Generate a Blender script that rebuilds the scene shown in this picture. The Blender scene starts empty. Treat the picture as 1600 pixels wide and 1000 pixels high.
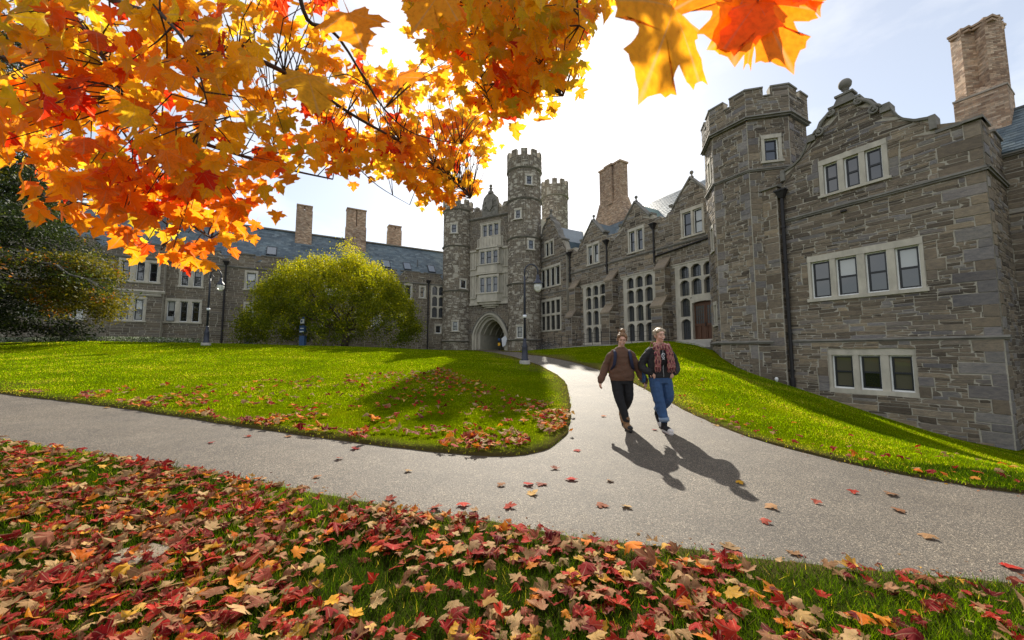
import bpy, math, random
import numpy as np
from mathutils import Vector, Matrix, noise
from mathutils.geometry import delaunay_2d_cdt
R = math.radians
scene = bpy.context.scene
# ------------------------------------------------------------------ camera
cam_data = bpy.data.cameras.new('camera'); cam = bpy.data.objects.new('camera', cam_data)
scene.collection.objects.link(cam); scene.camera = cam
EYE = Vector((0, 0, 1.3))
cam.location = EYE; cam.rotation_euler = (R(90 + 4.8), 0, 0)
cam_data.sensor_width = 36; cam_data.lens = 13.5; cam_data.clip_start = .05; cam_data.clip_end = 4000
cam_data.dof.use_dof = True; cam_data.dof.focus_distance = 7.0; cam_data.dof.aperture_fstop = 4.0
# ------------------------------------------------------------------ light
SUN_EL, SUN_AZ = R(34.2), R(4.3)
world = bpy.data.worlds.new('World'); scene.world = world; world.use_nodes = True
wn = world.node_tree; wn.nodes.clear()
w_out = wn.nodes.new('ShaderNodeOutputWorld'); w_bg = wn.nodes.new('ShaderNodeBackground')
w_sky = wn.nodes.new('ShaderNodeTexSky'); w_sky.sky_type = 'NISHITA'; w_sky.sun_disc = False
w_sky.sun_elevation = SUN_EL; w_sky.sun_rotation = SUN_AZ; w_sky.air_density = 1.0; w_sky.dust_density = .8; w_sky.ozone_density = 1.0
# thin high cloud drawn over the blue, everywhere in the sky
w_tc = wn.nodes.new('ShaderNodeTexCoord'); w_map = wn.nodes.new('ShaderNodeMapping'); w_map.inputs['Scale'].default_value = (1, 1, 2.6)
w_no = wn.nodes.new('ShaderNodeTexNoise'); w_no.inputs['Scale'].default_value = 2.1; w_no.inputs['Detail'].default_value = 7; w_no.inputs['Roughness'].default_value = .55
w_cr = wn.nodes.new('ShaderNodeValToRGB'); w_cr.color_ramp.elements[0].position = .4; w_cr.color_ramp.elements[1].position = .68
w_cr.color_ramp.elements[0].color = (.3, .3, .3, 1); w_cr.color_ramp.elements[1].color = (.85, .85, .85, 1)
w_mx = wn.nodes.new('ShaderNodeMixRGB'); w_mx.inputs['Color2'].default_value = (8.9, 8.8, 8.6, 1)
wn.links.new(w_tc.outputs['Generated'], w_map.inputs['Vector']); wn.links.new(w_map.outputs[0], w_no.inputs['Vector'])
wn.links.new(w_no.outputs['Fac'], w_cr.inputs[0]); wn.links.new(w_cr.outputs[0], w_mx.inputs['Fac'])
wn.links.new(w_sky.outputs[0], w_mx.inputs['Color1']); wn.links.new(w_mx.outputs[0], w_bg.inputs[0]); wn.links.new(w_bg.outputs[0], w_out.inputs[0])
w_bg.inputs[1].default_value = .09
sun_data = bpy.data.lights.new('sun', 'SUN'); sun_data.energy = 5.0; sun_data.angle = R(.55); sun_data.color = (1, .93, .8)
sun = bpy.data.objects.new('sun', sun_data); scene.collection.objects.link(sun)
SUN_DIR = Vector((math.sin(SUN_AZ) * math.cos(SUN_EL), math.cos(SUN_AZ) * math.cos(SUN_EL), math.sin(SUN_EL)))
sun.rotation_euler = (-SUN_DIR).to_track_quat('-Z', 'Y').to_euler(); sun.location = (0, 0, 60)
scene.view_settings.view_transform = 'Standard'; scene.view_settings.look = 'None'
scene.view_settings.exposure = .78; scene.view_settings.gamma = 1; scene.view_settings.use_curve_mapping = False
scene.cycles.use_denoising = True
scene.cycles.max_bounces = 8; scene.cycles.diffuse_bounces = 4; scene.cycles.transparent_max_bounces = 8
# ------------------------------------------------------------------ helpers
COL = scene.collection
ROOT = {}
def tag(o, label=None, cat=None, group=None, kind=None):
    if label: o['label'] = label
    if cat: o['category'] = cat
    if group: o['group'] = group
    if kind: o['kind'] = kind
    return o
def empty(name, loc=(0, 0, 0), rz=0):
    o = bpy.data.objects.new(name, None); COL.objects.link(o); o.location = loc; o.rotation_euler = (0, 0, rz)
    o.empty_display_size = .2
    ROOT[o.name] = Vector(loc)
    return o
def link(name, me, parent=None, rel=True):
    """rel: the vertices are world coordinates, so undo the parent's place."""
    o = bpy.data.objects.new(name, me); COL.objects.link(o)
    if parent is not None:
        o.parent = parent
        if rel and parent.name in ROOT: o.matrix_parent_inverse = Matrix.Translation(-ROOT[parent.name])
    return o
class MB:
    def __init__(s): s.v = []; s.f = []; s.t = []; s.tt = (.5, .5, .5)
    def add(s, vs, fs, tint=None):
        b = len(s.v); s.v.extend([tuple(p) for p in vs]); t = tint or s.tt
        for f in fs: s.f.append(tuple(b + i for i in f)); s.t.append(t)
        return s
    def hexa(s, p, tint=None):
        return s.add(p, ((0, 1, 2, 3), (7, 6, 5, 4), (0, 4, 5, 1), (1, 5, 6, 2), (2, 6, 7, 3), (3, 7, 4, 0)), tint)
    def box(s, F, u0, u1, z0, z1, d0, d1, tint=None):
        return s.hexa([F(u0, z0, d1), F(u1, z0, d1), F(u1, z1, d1), F(u0, z1, d1), F(u0, z0, d0), F(u1, z0, d0), F(u1, z1, d0), F(u0, z1, d0)], tint)
    def prism(s, F, pts, d0, d1, tint=None):
        n = len(pts); vs = [F(u, z, d1) for u, z in pts] + [F(u, z, d0) for u, z in pts]
        return s.add(vs, [tuple(range(n)), tuple(range(2 * n - 1, n - 1, -1))] + [(i, i + n, (i + 1) % n + n, (i + 1) % n) for i in range(n)], tint)
    def tube(s, pts, rad, n=8, cap=True, tint=None):
        pts = [Vector(p) for p in pts]; m = len(pts)
        if not hasattr(rad, '__len__'): rad = [rad] * m
        vs = []; prev = None
        for i, p in enumerate(pts):
            t = (pts[min(i + 1, m - 1)] - pts[max(i - 1, 0)])
            t = t.normalized() if t.length > 1e-9 else Vector((0, 0, 1))
            if prev is None: a = t.cross(Vector((0, 0, 1)) if abs(t.z) < .9 else Vector((1, 0, 0))).normalized()
            else:
                a = prev - t * prev.dot(t); a = a.normalized() if a.length > 1e-6 else t.orthogonal().normalized()
            prev = a; b = t.cross(a)
            for k in range(n):
                c = 2 * math.pi * k / n; vs.append(p + (a * math.cos(c) + b * math.sin(c)) * rad[i])
        fs = [(i * n + k, i * n + (k + 1) % n, (i + 1) * n + (k + 1) % n, (i + 1) * n + k) for i in range(m - 1) for k in range(n)]
        if cap: fs += [tuple(range(n - 1, -1, -1)), tuple(range((m - 1) * n, m * n))]
        return s.add(vs, fs, tint)
    def lathe(s, c, prof, n=12, tint=None):
        vs = [(c[0] + r * math.cos(2 * math.pi * k / n), c[1] + r * math.sin(2 * math.pi * k / n), c[2] + z) for r, z in prof for k in range(n)]
        m = len(prof)
        fs = [(i * n + k, i * n + (k + 1) % n, (i + 1) * n + (k + 1) % n, (i + 1) * n + k) for i in range(m - 1) for k in range(n)]
        fs += [tuple(range(n - 1, -1, -1)), tuple(range((m - 1) * n, m * n))]
        return s.add(vs, fs, tint)
    def build(s, name, mat, parent=None, smooth=False, rel=True):
        me = bpy.data.meshes.new(name); me.from_pydata(s.v, [], s.f); me.materials.append(MAT[mat] if isinstance(mat, str) else mat)
        at = me.color_attributes.new('tint', 'FLOAT_COLOR', 'CORNER')
        cnt = np.array([len(f) for f in s.f]); col = np.ones((int(cnt.sum()), 4), np.float32)
        col[:, :3] = np.repeat(np.array(s.t, np.float32).reshape(-1, 3), cnt, axis=0)
        at.data.foreach_set('color', col.ravel())
        if smooth: me.polygons.foreach_set('use_smooth', np.ones(len(s.f), bool))
        me.update()
        return link(name, me, parent, rel)
class Frame:
    """A wall: u runs along it, z is height, d is distance out of the wall towards the lawn."""
    def __init__(s, x, y, az, d=0):
        a = R(az); s.o = Vector((x, y, 0)); s.d = Vector((math.sin(a), math.cos(a), 0)); n = Vector((-math.cos(a), math.sin(a), 0))
        s.n = -n if n.dot(s.o) > 0 else n; s.o = s.o + s.n * d
    def __call__(s, u, z, d=0):
        p = s.o + s.d * u + s.n * d; return Vector((p.x, p.y, z))
class Round:
    """A round tower: u is the arc length from the side nearest the lawn."""
    def __init__(s, x, y, r, face): s.x, s.y, s.r, s.a = x, y, r, face
    def __call__(s, u, z, d=0):
        a = s.a + u / s.r; return Vector((s.x + (s.r + d) * math.cos(a), s.y + (s.r + d) * math.sin(a), z))
XY = lambda u, z, d=0: Vector((u, d, z))
# ------------------------------------------------------------------ materials
MAT = {}
def nodes(name):
    m = bpy.data.materials.new(name); m.use_nodes = True; nt = m.node_tree; MAT[name] = m
    return m, nt, nt.nodes['Principled BSDF'], nt.nodes['Material Output']
def nd(nt, typ, ins=None, **kw):
    n = nt.nodes.new('ShaderNode' + typ)
    for k, v in kw.items(): setattr(n, k, v)
    for k, v in (ins or {}).items():
        if isinstance(v, bpy.types.NodeSocket): nt.links.new(v, n.inputs[k])
        else: n.inputs[k].default_value = v
    return n
def ramp(nt, fac, stops):
    n = nt.nodes.new('ShaderNodeValToRGB'); e = n.color_ramp.elements
    while len(e) < len(stops): e.new(.5)
    for q, (p, c) in zip(e, stops): q.position = p; q.color = (*c, 1)
    nt.links.new(fac, n.inputs[0]); return n.outputs[0]
def mul(nt, a, b, typ='MULTIPLY', fac=1.0):
    n = nt.nodes.new('ShaderNodeMixRGB'); n.blend_type = typ; n.inputs[0].default_value = fac if not isinstance(fac, bpy.types.NodeSocket) else 0
    if isinstance(fac, bpy.types.NodeSocket): nt.links.new(fac, n.inputs[0])
    for i, q in ((1, a), (2, b)):
        if isinstance(q, bpy.types.NodeSocket): nt.links.new(q, n.inputs[i])
        else: n.inputs[i].default_value = (*q, 1)
    return n.outputs[0]
def tex(nt, scale, detail=4, rough=.55, stretch=None, typ='TexNoise'):
    tc = nd(nt, 'TexCoord'); v = tc.outputs['Object']
    if stretch: v = nd(nt, 'Mapping', {'Vector': v, 'Scale': stretch}).outputs[0]
    ins = {'Vector': v, 'Scale': scale}
    if typ == 'TexNoise': ins.update({'Detail': detail, 'Roughness': rough})
    return nd(nt, typ, ins)
def bump(nt, bsdf, h, strength=.5, dist=.02):
    b = nd(nt, 'Bump', {'Height': h, 'Strength': strength, 'Distance': dist}); nt.links.new(b.outputs[0], bsdf.inputs['Normal'])
def plain(name, c, rough=.7, var=.25, scale=4., bmp=.0, metal=0, spec=None, stretch=None, bscale=40):
    m, nt, b, o = nodes(name); n = tex(nt, scale, 5, .6, stretch)
    k = ramp(nt, n.outputs['Fac'], [(.25, (1 - var,) * 3), (.75, (1 + var * .6,) * 3)])
    nt.links.new(mul(nt, c, k), b.inputs['Base Color']); b.inputs['Roughness'].default_value = rough; b.inputs['Metallic'].default_value = metal
    if spec is not None: b.inputs['Specular IOR Level'].default_value = spec
    if bmp: bump(nt, b, tex(nt, bscale, 4, .6).outputs['Fac'], bmp, .01)
    return m
def stone_like(name, stops, var=.3, rough=.9, bstr=.6, bdist=.03, stretch=(1, 1, 2.5)):
    m, nt, b, o = nodes(name); at = nd(nt, 'Attribute', attribute_name='tint'); sp = nd(nt, 'SeparateColor', {0: at.outputs['Color']})
    base = ramp(nt, sp.outputs[0], stops)
    val = nd(nt, 'MapRange', {0: sp.outputs[1], 3: 1 - var, 4: 1 + var}).outputs[0]
    n1 = tex(nt, 5, 6, .65, stretch); n2 = tex(nt, 26, 5, .7, stretch); n3 = tex(nt, .35, 3, .5)
    k1 = ramp(nt, n1.outputs['Fac'], [(.3, (.68, .69, .72)), (.72, (1.22, 1.18, 1.1))])
    k2 = ramp(nt, n2.outputs['Fac'], [(.3, (.8,) * 3), (.75, (1.15,) * 3)])
    k3 = ramp(nt, n3.outputs['Fac'], [(.28, (.72, .72, .74)), (.7, (1.16, 1.13, 1.06))])
    c = mul(nt, mul(nt, mul(nt, base, k1), k2), k3); vv = nd(nt, 'CombineColor', {0: val, 1: val, 2: val})
    nt.links.new(mul(nt, c, vv.outputs[0]), b.inputs['Base Color']); b.inputs['Roughness'].default_value = rough
    b.inputs['Specular IOR Level'].default_value = .3
    h = nd(nt, 'Math', {0: n1.outputs['Fac'], 1: n2.outputs['Fac']}, operation='ADD'); bump(nt, b, h.outputs[0], bstr, bdist)
    return m
STONE_STOPS = [(0, (.11, .09, .073)), (.2, (.175, .145, .116)), (.42, (.235, .192, .15)), (.62, (.28, .235, .186)), (.78, (.315, .253, .186)), (.9, (.225, .213, .225)), (1, (.33, .305, .28))]
stone_like('stone', STONE_STOPS, var=.2)
stone_like('stone_soft', [(p, tuple(.35 * a + .65 * b_ for a, b_ in zip(c, (.205, .175, .143)))) for p, c in STONE_STOPS], var=.14)
stone_like('brick', [(0, (.38, .25, .18)), (.5, (.53, .38, .28)), (1, (.66, .52, .41))], var=.25, bstr=.3, bdist=.01, stretch=(1, 1, 1))
stone_like('slate', [(0, (.085, .125, .165)), (.5, (.12, .17, .215)), (1, (.165, .215, .255))], var=.2, rough=.4, bstr=.25, bdist=.01)
stone_like('copper_slate', [(0, (.12, .2, .19)), (1, (.17, .27, .25))], var=.2, rough=.5, bstr=.2, bdist=.01)
plain('mortar', (.44, .4, .33), .95, .3, 8, .4)
plain('limestone', (.53, .485, .405), .85, .3, 2.2, .35, stretch=(1, 1, .5))
plain('dark_limestone', (.22, .205, .18), .88, .4, 2.2, .5)
plain('brick_mortar', (.42, .36, .3), .95, .2, 8)
plain('white_paint', (.82, .83, .82), .5, .08, 3)
plain('dark_paint', (.012, .014, .018), .4, .2, 6)
plain('iron', (.02, .017, .018), .55, .3, 6, spec=.4)
plain('lamp_blue', (.028, .032, .055), .45, .3, 5)
plain('lead_grey', (.11, .12, .13), .6, .3, 3)
plain('oak_door', (.11, .045, .022), .55, .45, 3, .3, stretch=(6, 6, .7))
plain('phone_blue', (.02, .07, .2), .4, .15, 4)
plain('paper', (.78, .8, .84), .8, .06, 4)
plain('yellow_sign', (.75, .4, .02), .6, .1, 4)
plain('sign_red', (.55, .03, .02), .6, .1, 4)
plain('rubber', (.012, .012, .012), .7, .2, 10)
plain('bike_grey', (.4, .41, .43), .35, .2, 5, metal=.6)
plain('bike_black', (.014, .015, .02), .35, .2, 5)
plain('concrete', (.42, .4, .36), .9, .25, 3, .3)
plain('interior', (.012, .012, .012), 1, .1, 3)
plain('plaster', (.5, .46, .38), .9, .2, 2)
def glassy(name, c, refl, rough=.03):
    m, nt, b, o = nodes(name); b.inputs['Base Color'].default_value = (*c, 1); b.inputs['Roughness'].default_value = rough
    b.inputs['IOR'].default_value = refl; b.inputs['Specular IOR Level'].default_value = .5
    bump(nt, b, tex(nt, 1.3, 2, .5).outputs['Fac'], .12, .02); return m
glassy('glass', (.01, .011, .014), 2.0)
glassy('glass_blind', (.42, .43, .42), 1.9)
glassy('glass_dim', (.11, .1, .075), 1.7)
glassy('glass_lead', (.075, .08, .09), 1.8, .15)
glassy('roof_glass', (.1, .13, .17), 2.2)
m, nt, b, o = nodes('globe'); b.inputs['Base Color'].default_value = (.86, .86, .82, 1); b.inputs['Roughness'].default_value = .25; b.inputs['Transmission Weight'].default_value = .35; b.inputs['Subsurface Weight'].default_value = 0
# asphalt with pale aggregate
m, nt, b, o = nodes('asphalt')
v1 = tex(nt, 190, typ='TexVoronoi'); v2 = tex(nt, 75, typ='TexVoronoi'); n1 = tex(nt, .55, 6, .7); n2 = tex(nt, 2.6, 6, .7)
sp = nd(nt, 'SeparateColor', {0: v1.outputs['Color']}); sp2 = nd(nt, 'SeparateColor', {0: v2.outputs['Color']})
c = ramp(nt, sp.outputs[0], [(0, (.024, .019, .015)), (.4, (.067, .057, .047)), (.72, (.11, .095, .079)), (.92, (.21, .185, .154)), (1, (.42, .375, .32))])
c = mul(nt, c, ramp(nt, sp2.outputs[0], [(0, (.72,) * 3), (1, (1.25, 1.22, 1.16))]))
c = mul(nt, c, ramp(nt, n1.outputs['Fac'], [(.3, (.75, .72, .69)), (.7, (1.22, 1.16, 1.05))]))
c = mul(nt, c, ramp(nt, n2.outputs['Fac'], [(.32, (.82, .8, .77)), (.62, (1.08,) * 3)]))
nt.links.new(c, b.inputs['Base Color']); b.inputs['Roughness'].default_value = .7; b.inputs['Specular IOR Level'].default_value = .4
bump(nt, b, v1.outputs['Distance'], .55, .006)
# turf under and between the blades
m, nt, b, o = nodes('turf')
n1 = tex(nt, .5, 6, .6); n2 = tex(nt, 9, 5, .7); n3 = tex(nt, 60, 3, .7)
c = ramp(nt, n1.outputs['Fac'], [(.3, (.075, .115, .001)), (.5, (.115, .16, .001)), (.72, (.165, .19, .002))])
c = mul(nt, c, ramp(nt, n2.outputs['Fac'], [(.3, (.6, .66, .6)), (.7, (1.3, 1.24, 1.1))]))
c = mul(nt, c, ramp(nt, n3.outputs['Fac'], [(.3, (.55, .55, .5)), (.7, (1.35, 1.3, 1.2))]))
ea = nd(nt, 'SeparateColor', {0: nd(nt, 'Attribute', attribute_name='edge').outputs['Color']}); c = mul(nt, c, (.04, .045, .012), 'MIX', ea.outputs[1]); c = mul(nt, c, (.12, .085, .04), 'MIX', ea.outputs[0])  # near verge darkened for soil and for shade put into the colour; brown path edge
nt.links.new(c, b.inputs['Base Color']); b.inputs['Roughness'].default_value = .95; b.inputs['Specular IOR Level'].default_value = .0
bump(nt, b, n3.outputs['Fac'], 1.0, .05)
def leafy(name, stops, trans=.55, rough=.6, var=.25, vein=False, tscale=(1, 1, 1), nscale=14, spec=.25):
    """thin leaf: colour by the tint attribute, light passes through"""
    m, nt, b, o = nodes(name); at = nd(nt, 'Attribute', attribute_name='tint'); sp = nd(nt, 'SeparateColor', {0: at.outputs['Color']})
    base = ramp(nt, sp.outputs[0], stops); val = nd(nt, 'MapRange', {0: sp.outputs[1], 3: 1 - var, 4: 1 + var}).outputs[0]
    n = tex(nt, nscale, 4, .6); k = ramp(nt, n.outputs['Fac'], [(.3, (.78, .74, .7)), (.7, (1.15, 1.15, 1.15))])
    c = mul(nt, mul(nt, base, k), nd(nt, 'CombineColor', {0: val, 1: val, 2: val}).outputs[0])
    if vein:
        uv = nd(nt, 'UVMap', uv_map='leaf'); s2 = nd(nt, 'SeparateXYZ', {0: uv.outputs[0]})
        ax = nd(nt, 'Math', {0: s2.outputs[0]}, operation='ABSOLUTE').outputs[0]
        ang = nd(nt, 'Math', {0: ax, 1: s2.outputs[1]}, operation='ARCTAN2').outputs[0]
        tot = None
        for a0 in (0, .98, 1.75):
            df = nd(nt, 'Math', {0: ang, 1: a0}, operation='SUBTRACT').outputs[0]; df = nd(nt, 'Math', {0: df}, operation='ABSOLUTE').outputs[0]
            q = nd(nt, 'MapRange', {0: df, 1: 0, 2: .045, 3: 1, 4: 0}).outputs[0]
            tot = q if tot is None else nd(nt, 'Math', {0: tot, 1: q}, operation='MAXIMUM').outputs[0]
        c = mul(nt, c, (.55, .38, .22), 'MIX', nd(nt, 'Math', {0: tot, 1: .55}, operation='MULTIPLY').outputs[0])
    nt.links.new(c, b.inputs['Base Color']); b.inputs['Roughness'].default_value = rough; b.inputs['Specular IOR Level'].default_value = spec
    tr = nd(nt, 'BsdfTranslucent', {'Color': mul(nt, c, tscale)}); mx = nd(nt, 'MixShader', {0: trans, 1: b.outputs[0], 2: tr.outputs[0]})
    nt.links.new(mx.outputs[0], o.inputs[0]); return m
leafy('maple_leaf', [(0, (.66, .04, .008)), (.18, (.84, .13, .008)), (.38, (.9, .26, .01)), (.62, (.92, .42, .014)), (.82, (.92, .58, .022)), (1, (.62, .5, .024))], .66, .5, .18, True, (1.1, 1.08, 1))
leafy('fallen_leaf', [(0, (.09, .006, .008)), (.16, (.27, .009, .009)), (.3, (.4, .025, .012)), (.42, (.3, .07, .045)), (.55, (.27, .12, .06)), (.7, (.35, .205, .095)), (.82, (.46, .31, .145)), (.92, (.56, .3, .025)), (1, (.58, .13, .01))], .3, .75, .25, True, nscale=30, spec=.1)
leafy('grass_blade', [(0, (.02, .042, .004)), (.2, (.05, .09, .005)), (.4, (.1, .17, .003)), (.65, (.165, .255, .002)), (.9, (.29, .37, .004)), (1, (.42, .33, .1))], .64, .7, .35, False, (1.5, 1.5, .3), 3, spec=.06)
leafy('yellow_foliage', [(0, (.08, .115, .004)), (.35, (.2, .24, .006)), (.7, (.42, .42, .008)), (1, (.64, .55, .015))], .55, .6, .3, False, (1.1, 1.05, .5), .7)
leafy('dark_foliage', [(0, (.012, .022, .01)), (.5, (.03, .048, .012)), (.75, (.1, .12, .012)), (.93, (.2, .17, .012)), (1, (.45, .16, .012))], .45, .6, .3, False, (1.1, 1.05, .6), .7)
leafy('ground_cover', [(0, (.06, .10, .04)), (.5, (.14, .18, .09)), (1, (.5, .52, .45))], .3, .6, .3)
plain('bark', (.075, .052, .042), .9, .4, 9, .6, stretch=(1, 1, .4))
plain('grey_bark', (.16, .15, .13), .9, .4, 9, .6, stretch=(1, 1, .4))
# people
plain('skin', (.68, .41, .31), .5, .08, 8)
plain('hair_fair', (.22, .12, .055), .6, .4, 30, .5, stretch=(1, 1, .2))
plain('hair_ash', (.4, .31, .21), .6, .4, 30, .5, stretch=(1, 1, .2))
plain('sweatshirt', (.125, .066, .042), .95, .18, 12, .4, bscale=160)
plain('black_cloth', (.012, .012, .014), .9, .3, 12, .3, bscale=120)
plain('jacket_cloth', (.02, .019, .021), .85, .3, 12, .4, bscale=120)
plain('denim', (.035, .085, .2), .85, .3, 7, .4, bscale=160)
plain('denim_light', (.2, .27, .38), .9, .2, 12)
plain('navy_web', (.014, .018, .05), .8, .2, 12)
plain('boot_tan', (.22, .11, .04), .6, .3, 10)
plain('shoe_white', (.6, .56, .54), .6, .2, 10)
plain('lip', (.34, .09, .08), .5, .1, 10)
plain('teeth', (.75, .72, .66), .4, .05, 10)
plain('eye_dark', (.03, .02, .018), .3, .1, 10)
m, nt, b, o = nodes('scarf_plaid')
uv = nd(nt, 'TexCoord').outputs['Object']; sx = nd(nt, 'SeparateXYZ', {0: uv})
w1 = nd(nt, 'Math', {0: nd(nt, 'Math', {0: sx.outputs[0], 1: 140.}, operation='MULTIPLY').outputs[0]}, operation='SINE').outputs[0]
w2 = nd(nt, 'Math', {0: nd(nt, 'Math', {0: sx.outputs[2], 1: 55.}, operation='MULTIPLY').outputs[0]}, operation='SINE').outputs[0]
s = nd(nt, 'Math', {0: w1, 1: w2}, operation='ADD').outputs[0]; s = nd(nt, 'MapRange', {0: s, 1: -2, 2: 2}).outputs[0]
n = tex(nt, 30, 5, .75).outputs['Fac']; s = nd(nt, 'Math', {0: s, 1: nd(nt, 'MapRange', {0: n, 1: .25, 2: .75, 3: -.5, 4: .5}).outputs[0]}, operation='ADD').outputs[0]
c = ramp(nt, s, [(.1, (.06, .025, .03)), (.3, (.24, .03, .05)), (.45, (.3, .1, .1)), (.58, (.36, .22, .16)), (.72, (.25, .13, .08)), (.85, (.12, .06, .05)), (.95, (.34, .07, .12))])
nt.links.new(c, b.inputs['Base Color']); b.inputs['Roughness'].default_value = .95
# ------------------------------------------------------------------ frames of the buildings
FB = Frame(17.04, 16, -30)          # gabled block, front wall
FH = Frame(14, 28, -30)             # hall front wall
FG = Frame(1.53, 46, -62)           # gate tower front
FW = Frame(-8.8, 50.5, 60)          # long wing at the far side of the lawn
# ------------------------------------------------------------------ terrain
L_EDGE = [(-30, 15.2, .98), (-16, 10.1, .6), (-10.93, 8.3, .42), (-8.89, 7.73, .33), (-7.05, 7.17, .25), (-5.37, 6.56, .18), (-3.96, 6.06, .12), (-2.75, 5.62, .08), (-1.71, 5.26, .05), (-.81, 5.01, .02), (-.24, 4.94, 0), (.16, 5.0, 0), (.42, 5.18, .01), (.68, 5.6, .03), (.92, 6.37, .06), (1.16, 7.7, .11), (1.55, 10.68, .22), (1.68, 12.39, .35), (1.58, 14.45, .5), (1.19, 17.05, .72), (.65, 19.56, .86), (-.48, 26.19, 1.1), (-2.3, 36, 1.3), (-4.2, 49.2, 1.56)]
R_EDGE = [(26, 1.0, -.9), (9, 3.1, -.35), (5.25, 4.08, -.15), (4.83, 4.27, -.12), (4.45, 4.58, -.1), (4.1, 5.05, -.07), (3.77, 5.79, -.03), (3.66, 6.79, 0), (3.67, 8.0, .05), (3.74, 9.49, .14), (3.89, 11.81, .26), (3.86, 14.6, .42), (3.83, 16.7, .5), (3.29, 18.38, .72), (2.59, 20.84, .9), (1.65, 23.69, 1.08), (1.26, 26.19, 1.1), (.1, 36, 1.32), (-1.6, 47.8, 1.56)]
B_EDGE = [(-30, 11.6, .8), (-14, 7.0, .45), (-6.24, 4.79, .2), (-5.15, 4.52, .16), (-4.14, 4.25, .12), (-3.26, 4.03, .08), (-2.43, 3.76, .05), (-1.68, 3.48, .03), (-1.05, 3.28, .01), (-.5, 3.11, 0), (0, 2.93, 0), (.45, 2.8, -.01), (.87, 2.72, -.03), (1.27, 2.67, -.05), (1.66, 2.61, -.07), (2.05, 2.59, -.1), (2.43, 2.56, -.12), (2.81, 2.53, -.14), (3.15, 2.49, -.15), (8, 1.5, -.35), (26, -1.8, -.9)]
CTRL = L_EDGE + R_EDGE + B_EDGE + [(0, 0, 0), (-3, 1, .05), (-6, 2, .15), (3, 1, -.1), (5, 1.4, -.22), (0, -4, .03), (-20, 15, 1.0), (-26, 22, 1.85), (-17.9, 22.5, 1.68), (-13, 22, 1.56), (-8, 21, 1.32), (-5, 12, .5), (-8, 30, 1.52), (-15, 30, 1.74), (-15, 36, 1.8), (-24, 30, 1.95), (-3.5, 9, .26),
        (22, 16, -2.4), (25, 12, -2.5), (10, 8, -1.0), (8, 5.2, -.5), (14, 7, -1.65), (6, 14, .62), (9, 20, 1.32), (6, 20, 1.12), (7.5, 10, -.2), (11, 14.5, -.2),
        (0, 120, 2), (-80, 60, 3), (80, 60, -1), (60, 0, -4), (-60, -5, 1.5), (0, -30, 0), (40, -25, -2), (-30, 0, .7), (-30, -20, .8), (100, 150, 1), (-100, 150, 3), (150, -150, -4), (-150, -150, 1)]
for u, z, d in ((9.2, 1.62, .9), (8.2, .9, .8), (5.9, -.25, .1), (4.95, -.65, 0), (3.2, -1.2, 0), (.6, -1.95, 0), (-2.1, -2.25, 0)): CTRL.append((*FB(u, 0, d).xy, z))
for u, z in ((22, 1.35), (15, 1.6), (8, 1.83), (3, 1.75), (-1, 1.63)): CTRL.append((*FH(u, 0, 2.8).xy, z)); CTRL.append((*FH(u, 0, -1).xy, z + .02))
for u, z in ((0, 1.58), (-16, 1.9), (-25, 2.0), (-31, 2.13), (-40, 2.35)): CTRL.append((*FW(u, 0, 0).xy, z))
_c = np.array(CTRL); _p = _c[:, :2] / 20.
def _phi(r2): return .5 * r2 * np.log(np.maximum(r2, 1e-12))
_n = len(_p); _K = _phi(((_p[:, None] - _p[None]) ** 2).sum(-1)) + np.eye(_n) * 2e-5; _Q = np.hstack([np.ones((_n, 1)), _p])
_w = np.linalg.solve(np.block([[_K, _Q], [_Q.T, np.zeros((3, 3))]]), np.concatenate([_c[:, 2], np.zeros(3)]))
def ZN(xy):
    q = np.asarray(xy, float).reshape(-1, 2); far = np.clip(q, -150, 160) / 20.; out = np.empty(len(q))
    for i in range(0, len(q), 20000):
        c = far[i:i + 20000]; out[i:i + 20000] = _phi(((c[:, None] - _p[None]) ** 2).sum(-1)) @ _w[:_n] + _w[_n] + c @ _w[_n + 1:]
    return out
def Z(x, y): return float(ZN([(x, y)])[0])
def resample(pts, step, jit, seed):
    rng = random.Random(seed); out = []
    pts = [Vector(p[:2]) for p in pts]
    # smooth by Catmull-Rom
    for i in range(len(pts) - 1):
        p0, p1, p2, p3 = pts[max(i - 1, 0)], pts[i], pts[i + 1], pts[min(i + 2, len(pts) - 1)]
        L = (p2 - p1).length; near = step * max(1, p1.length / 6); n = max(1, int(L / near))
        if L > 6: n = max(n, 6)
        for k in range(n):
            t = k / n
            q = .5 * ((2 * p1) + (p2 - p0) * t + (2 * p0 - 5 * p1 + 4 * p2 - p3) * t * t + (3 * p1 - p0 - 3 * p2 + p3) * t ** 3) if L < 6 else p1.lerp(p2, t)
            q = q + Vector((noise.noise(Vector((q.x * 2.2, q.y * 2.2, seed))), noise.noise(Vector((q.x * 2.2, q.y * 2.2, seed + 9))))) * jit + Vector((rng.uniform(-1, 1), rng.uniform(-1, 1))) * jit * .3
            out.append(q)
    out.append(pts[-1]); return out
PATH_POLY = resample(B_EDGE, .16, .035, 1) + resample(R_EDGE, .16, .03, 2) + resample(L_EDGE[::-1], .16, .03, 3)
def inside(poly, q):
    """vectorised point in polygon"""
    q = np.asarray(q, float); P = np.array([tuple(p) for p in poly]); x, y = q[:, 0], q[:, 1]; r = np.zeros(len(q), bool)
    j = len(P) - 1
    for i in range(len(P)):
        (xi, yi), (xj, yj) = P[i], P[j]
        if yi != yj: r ^= ((yi > y) != (yj > y)) & (x < (xj - xi) * (y - yi) / (yj - yi) + xi)
        j = i
    return r
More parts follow.
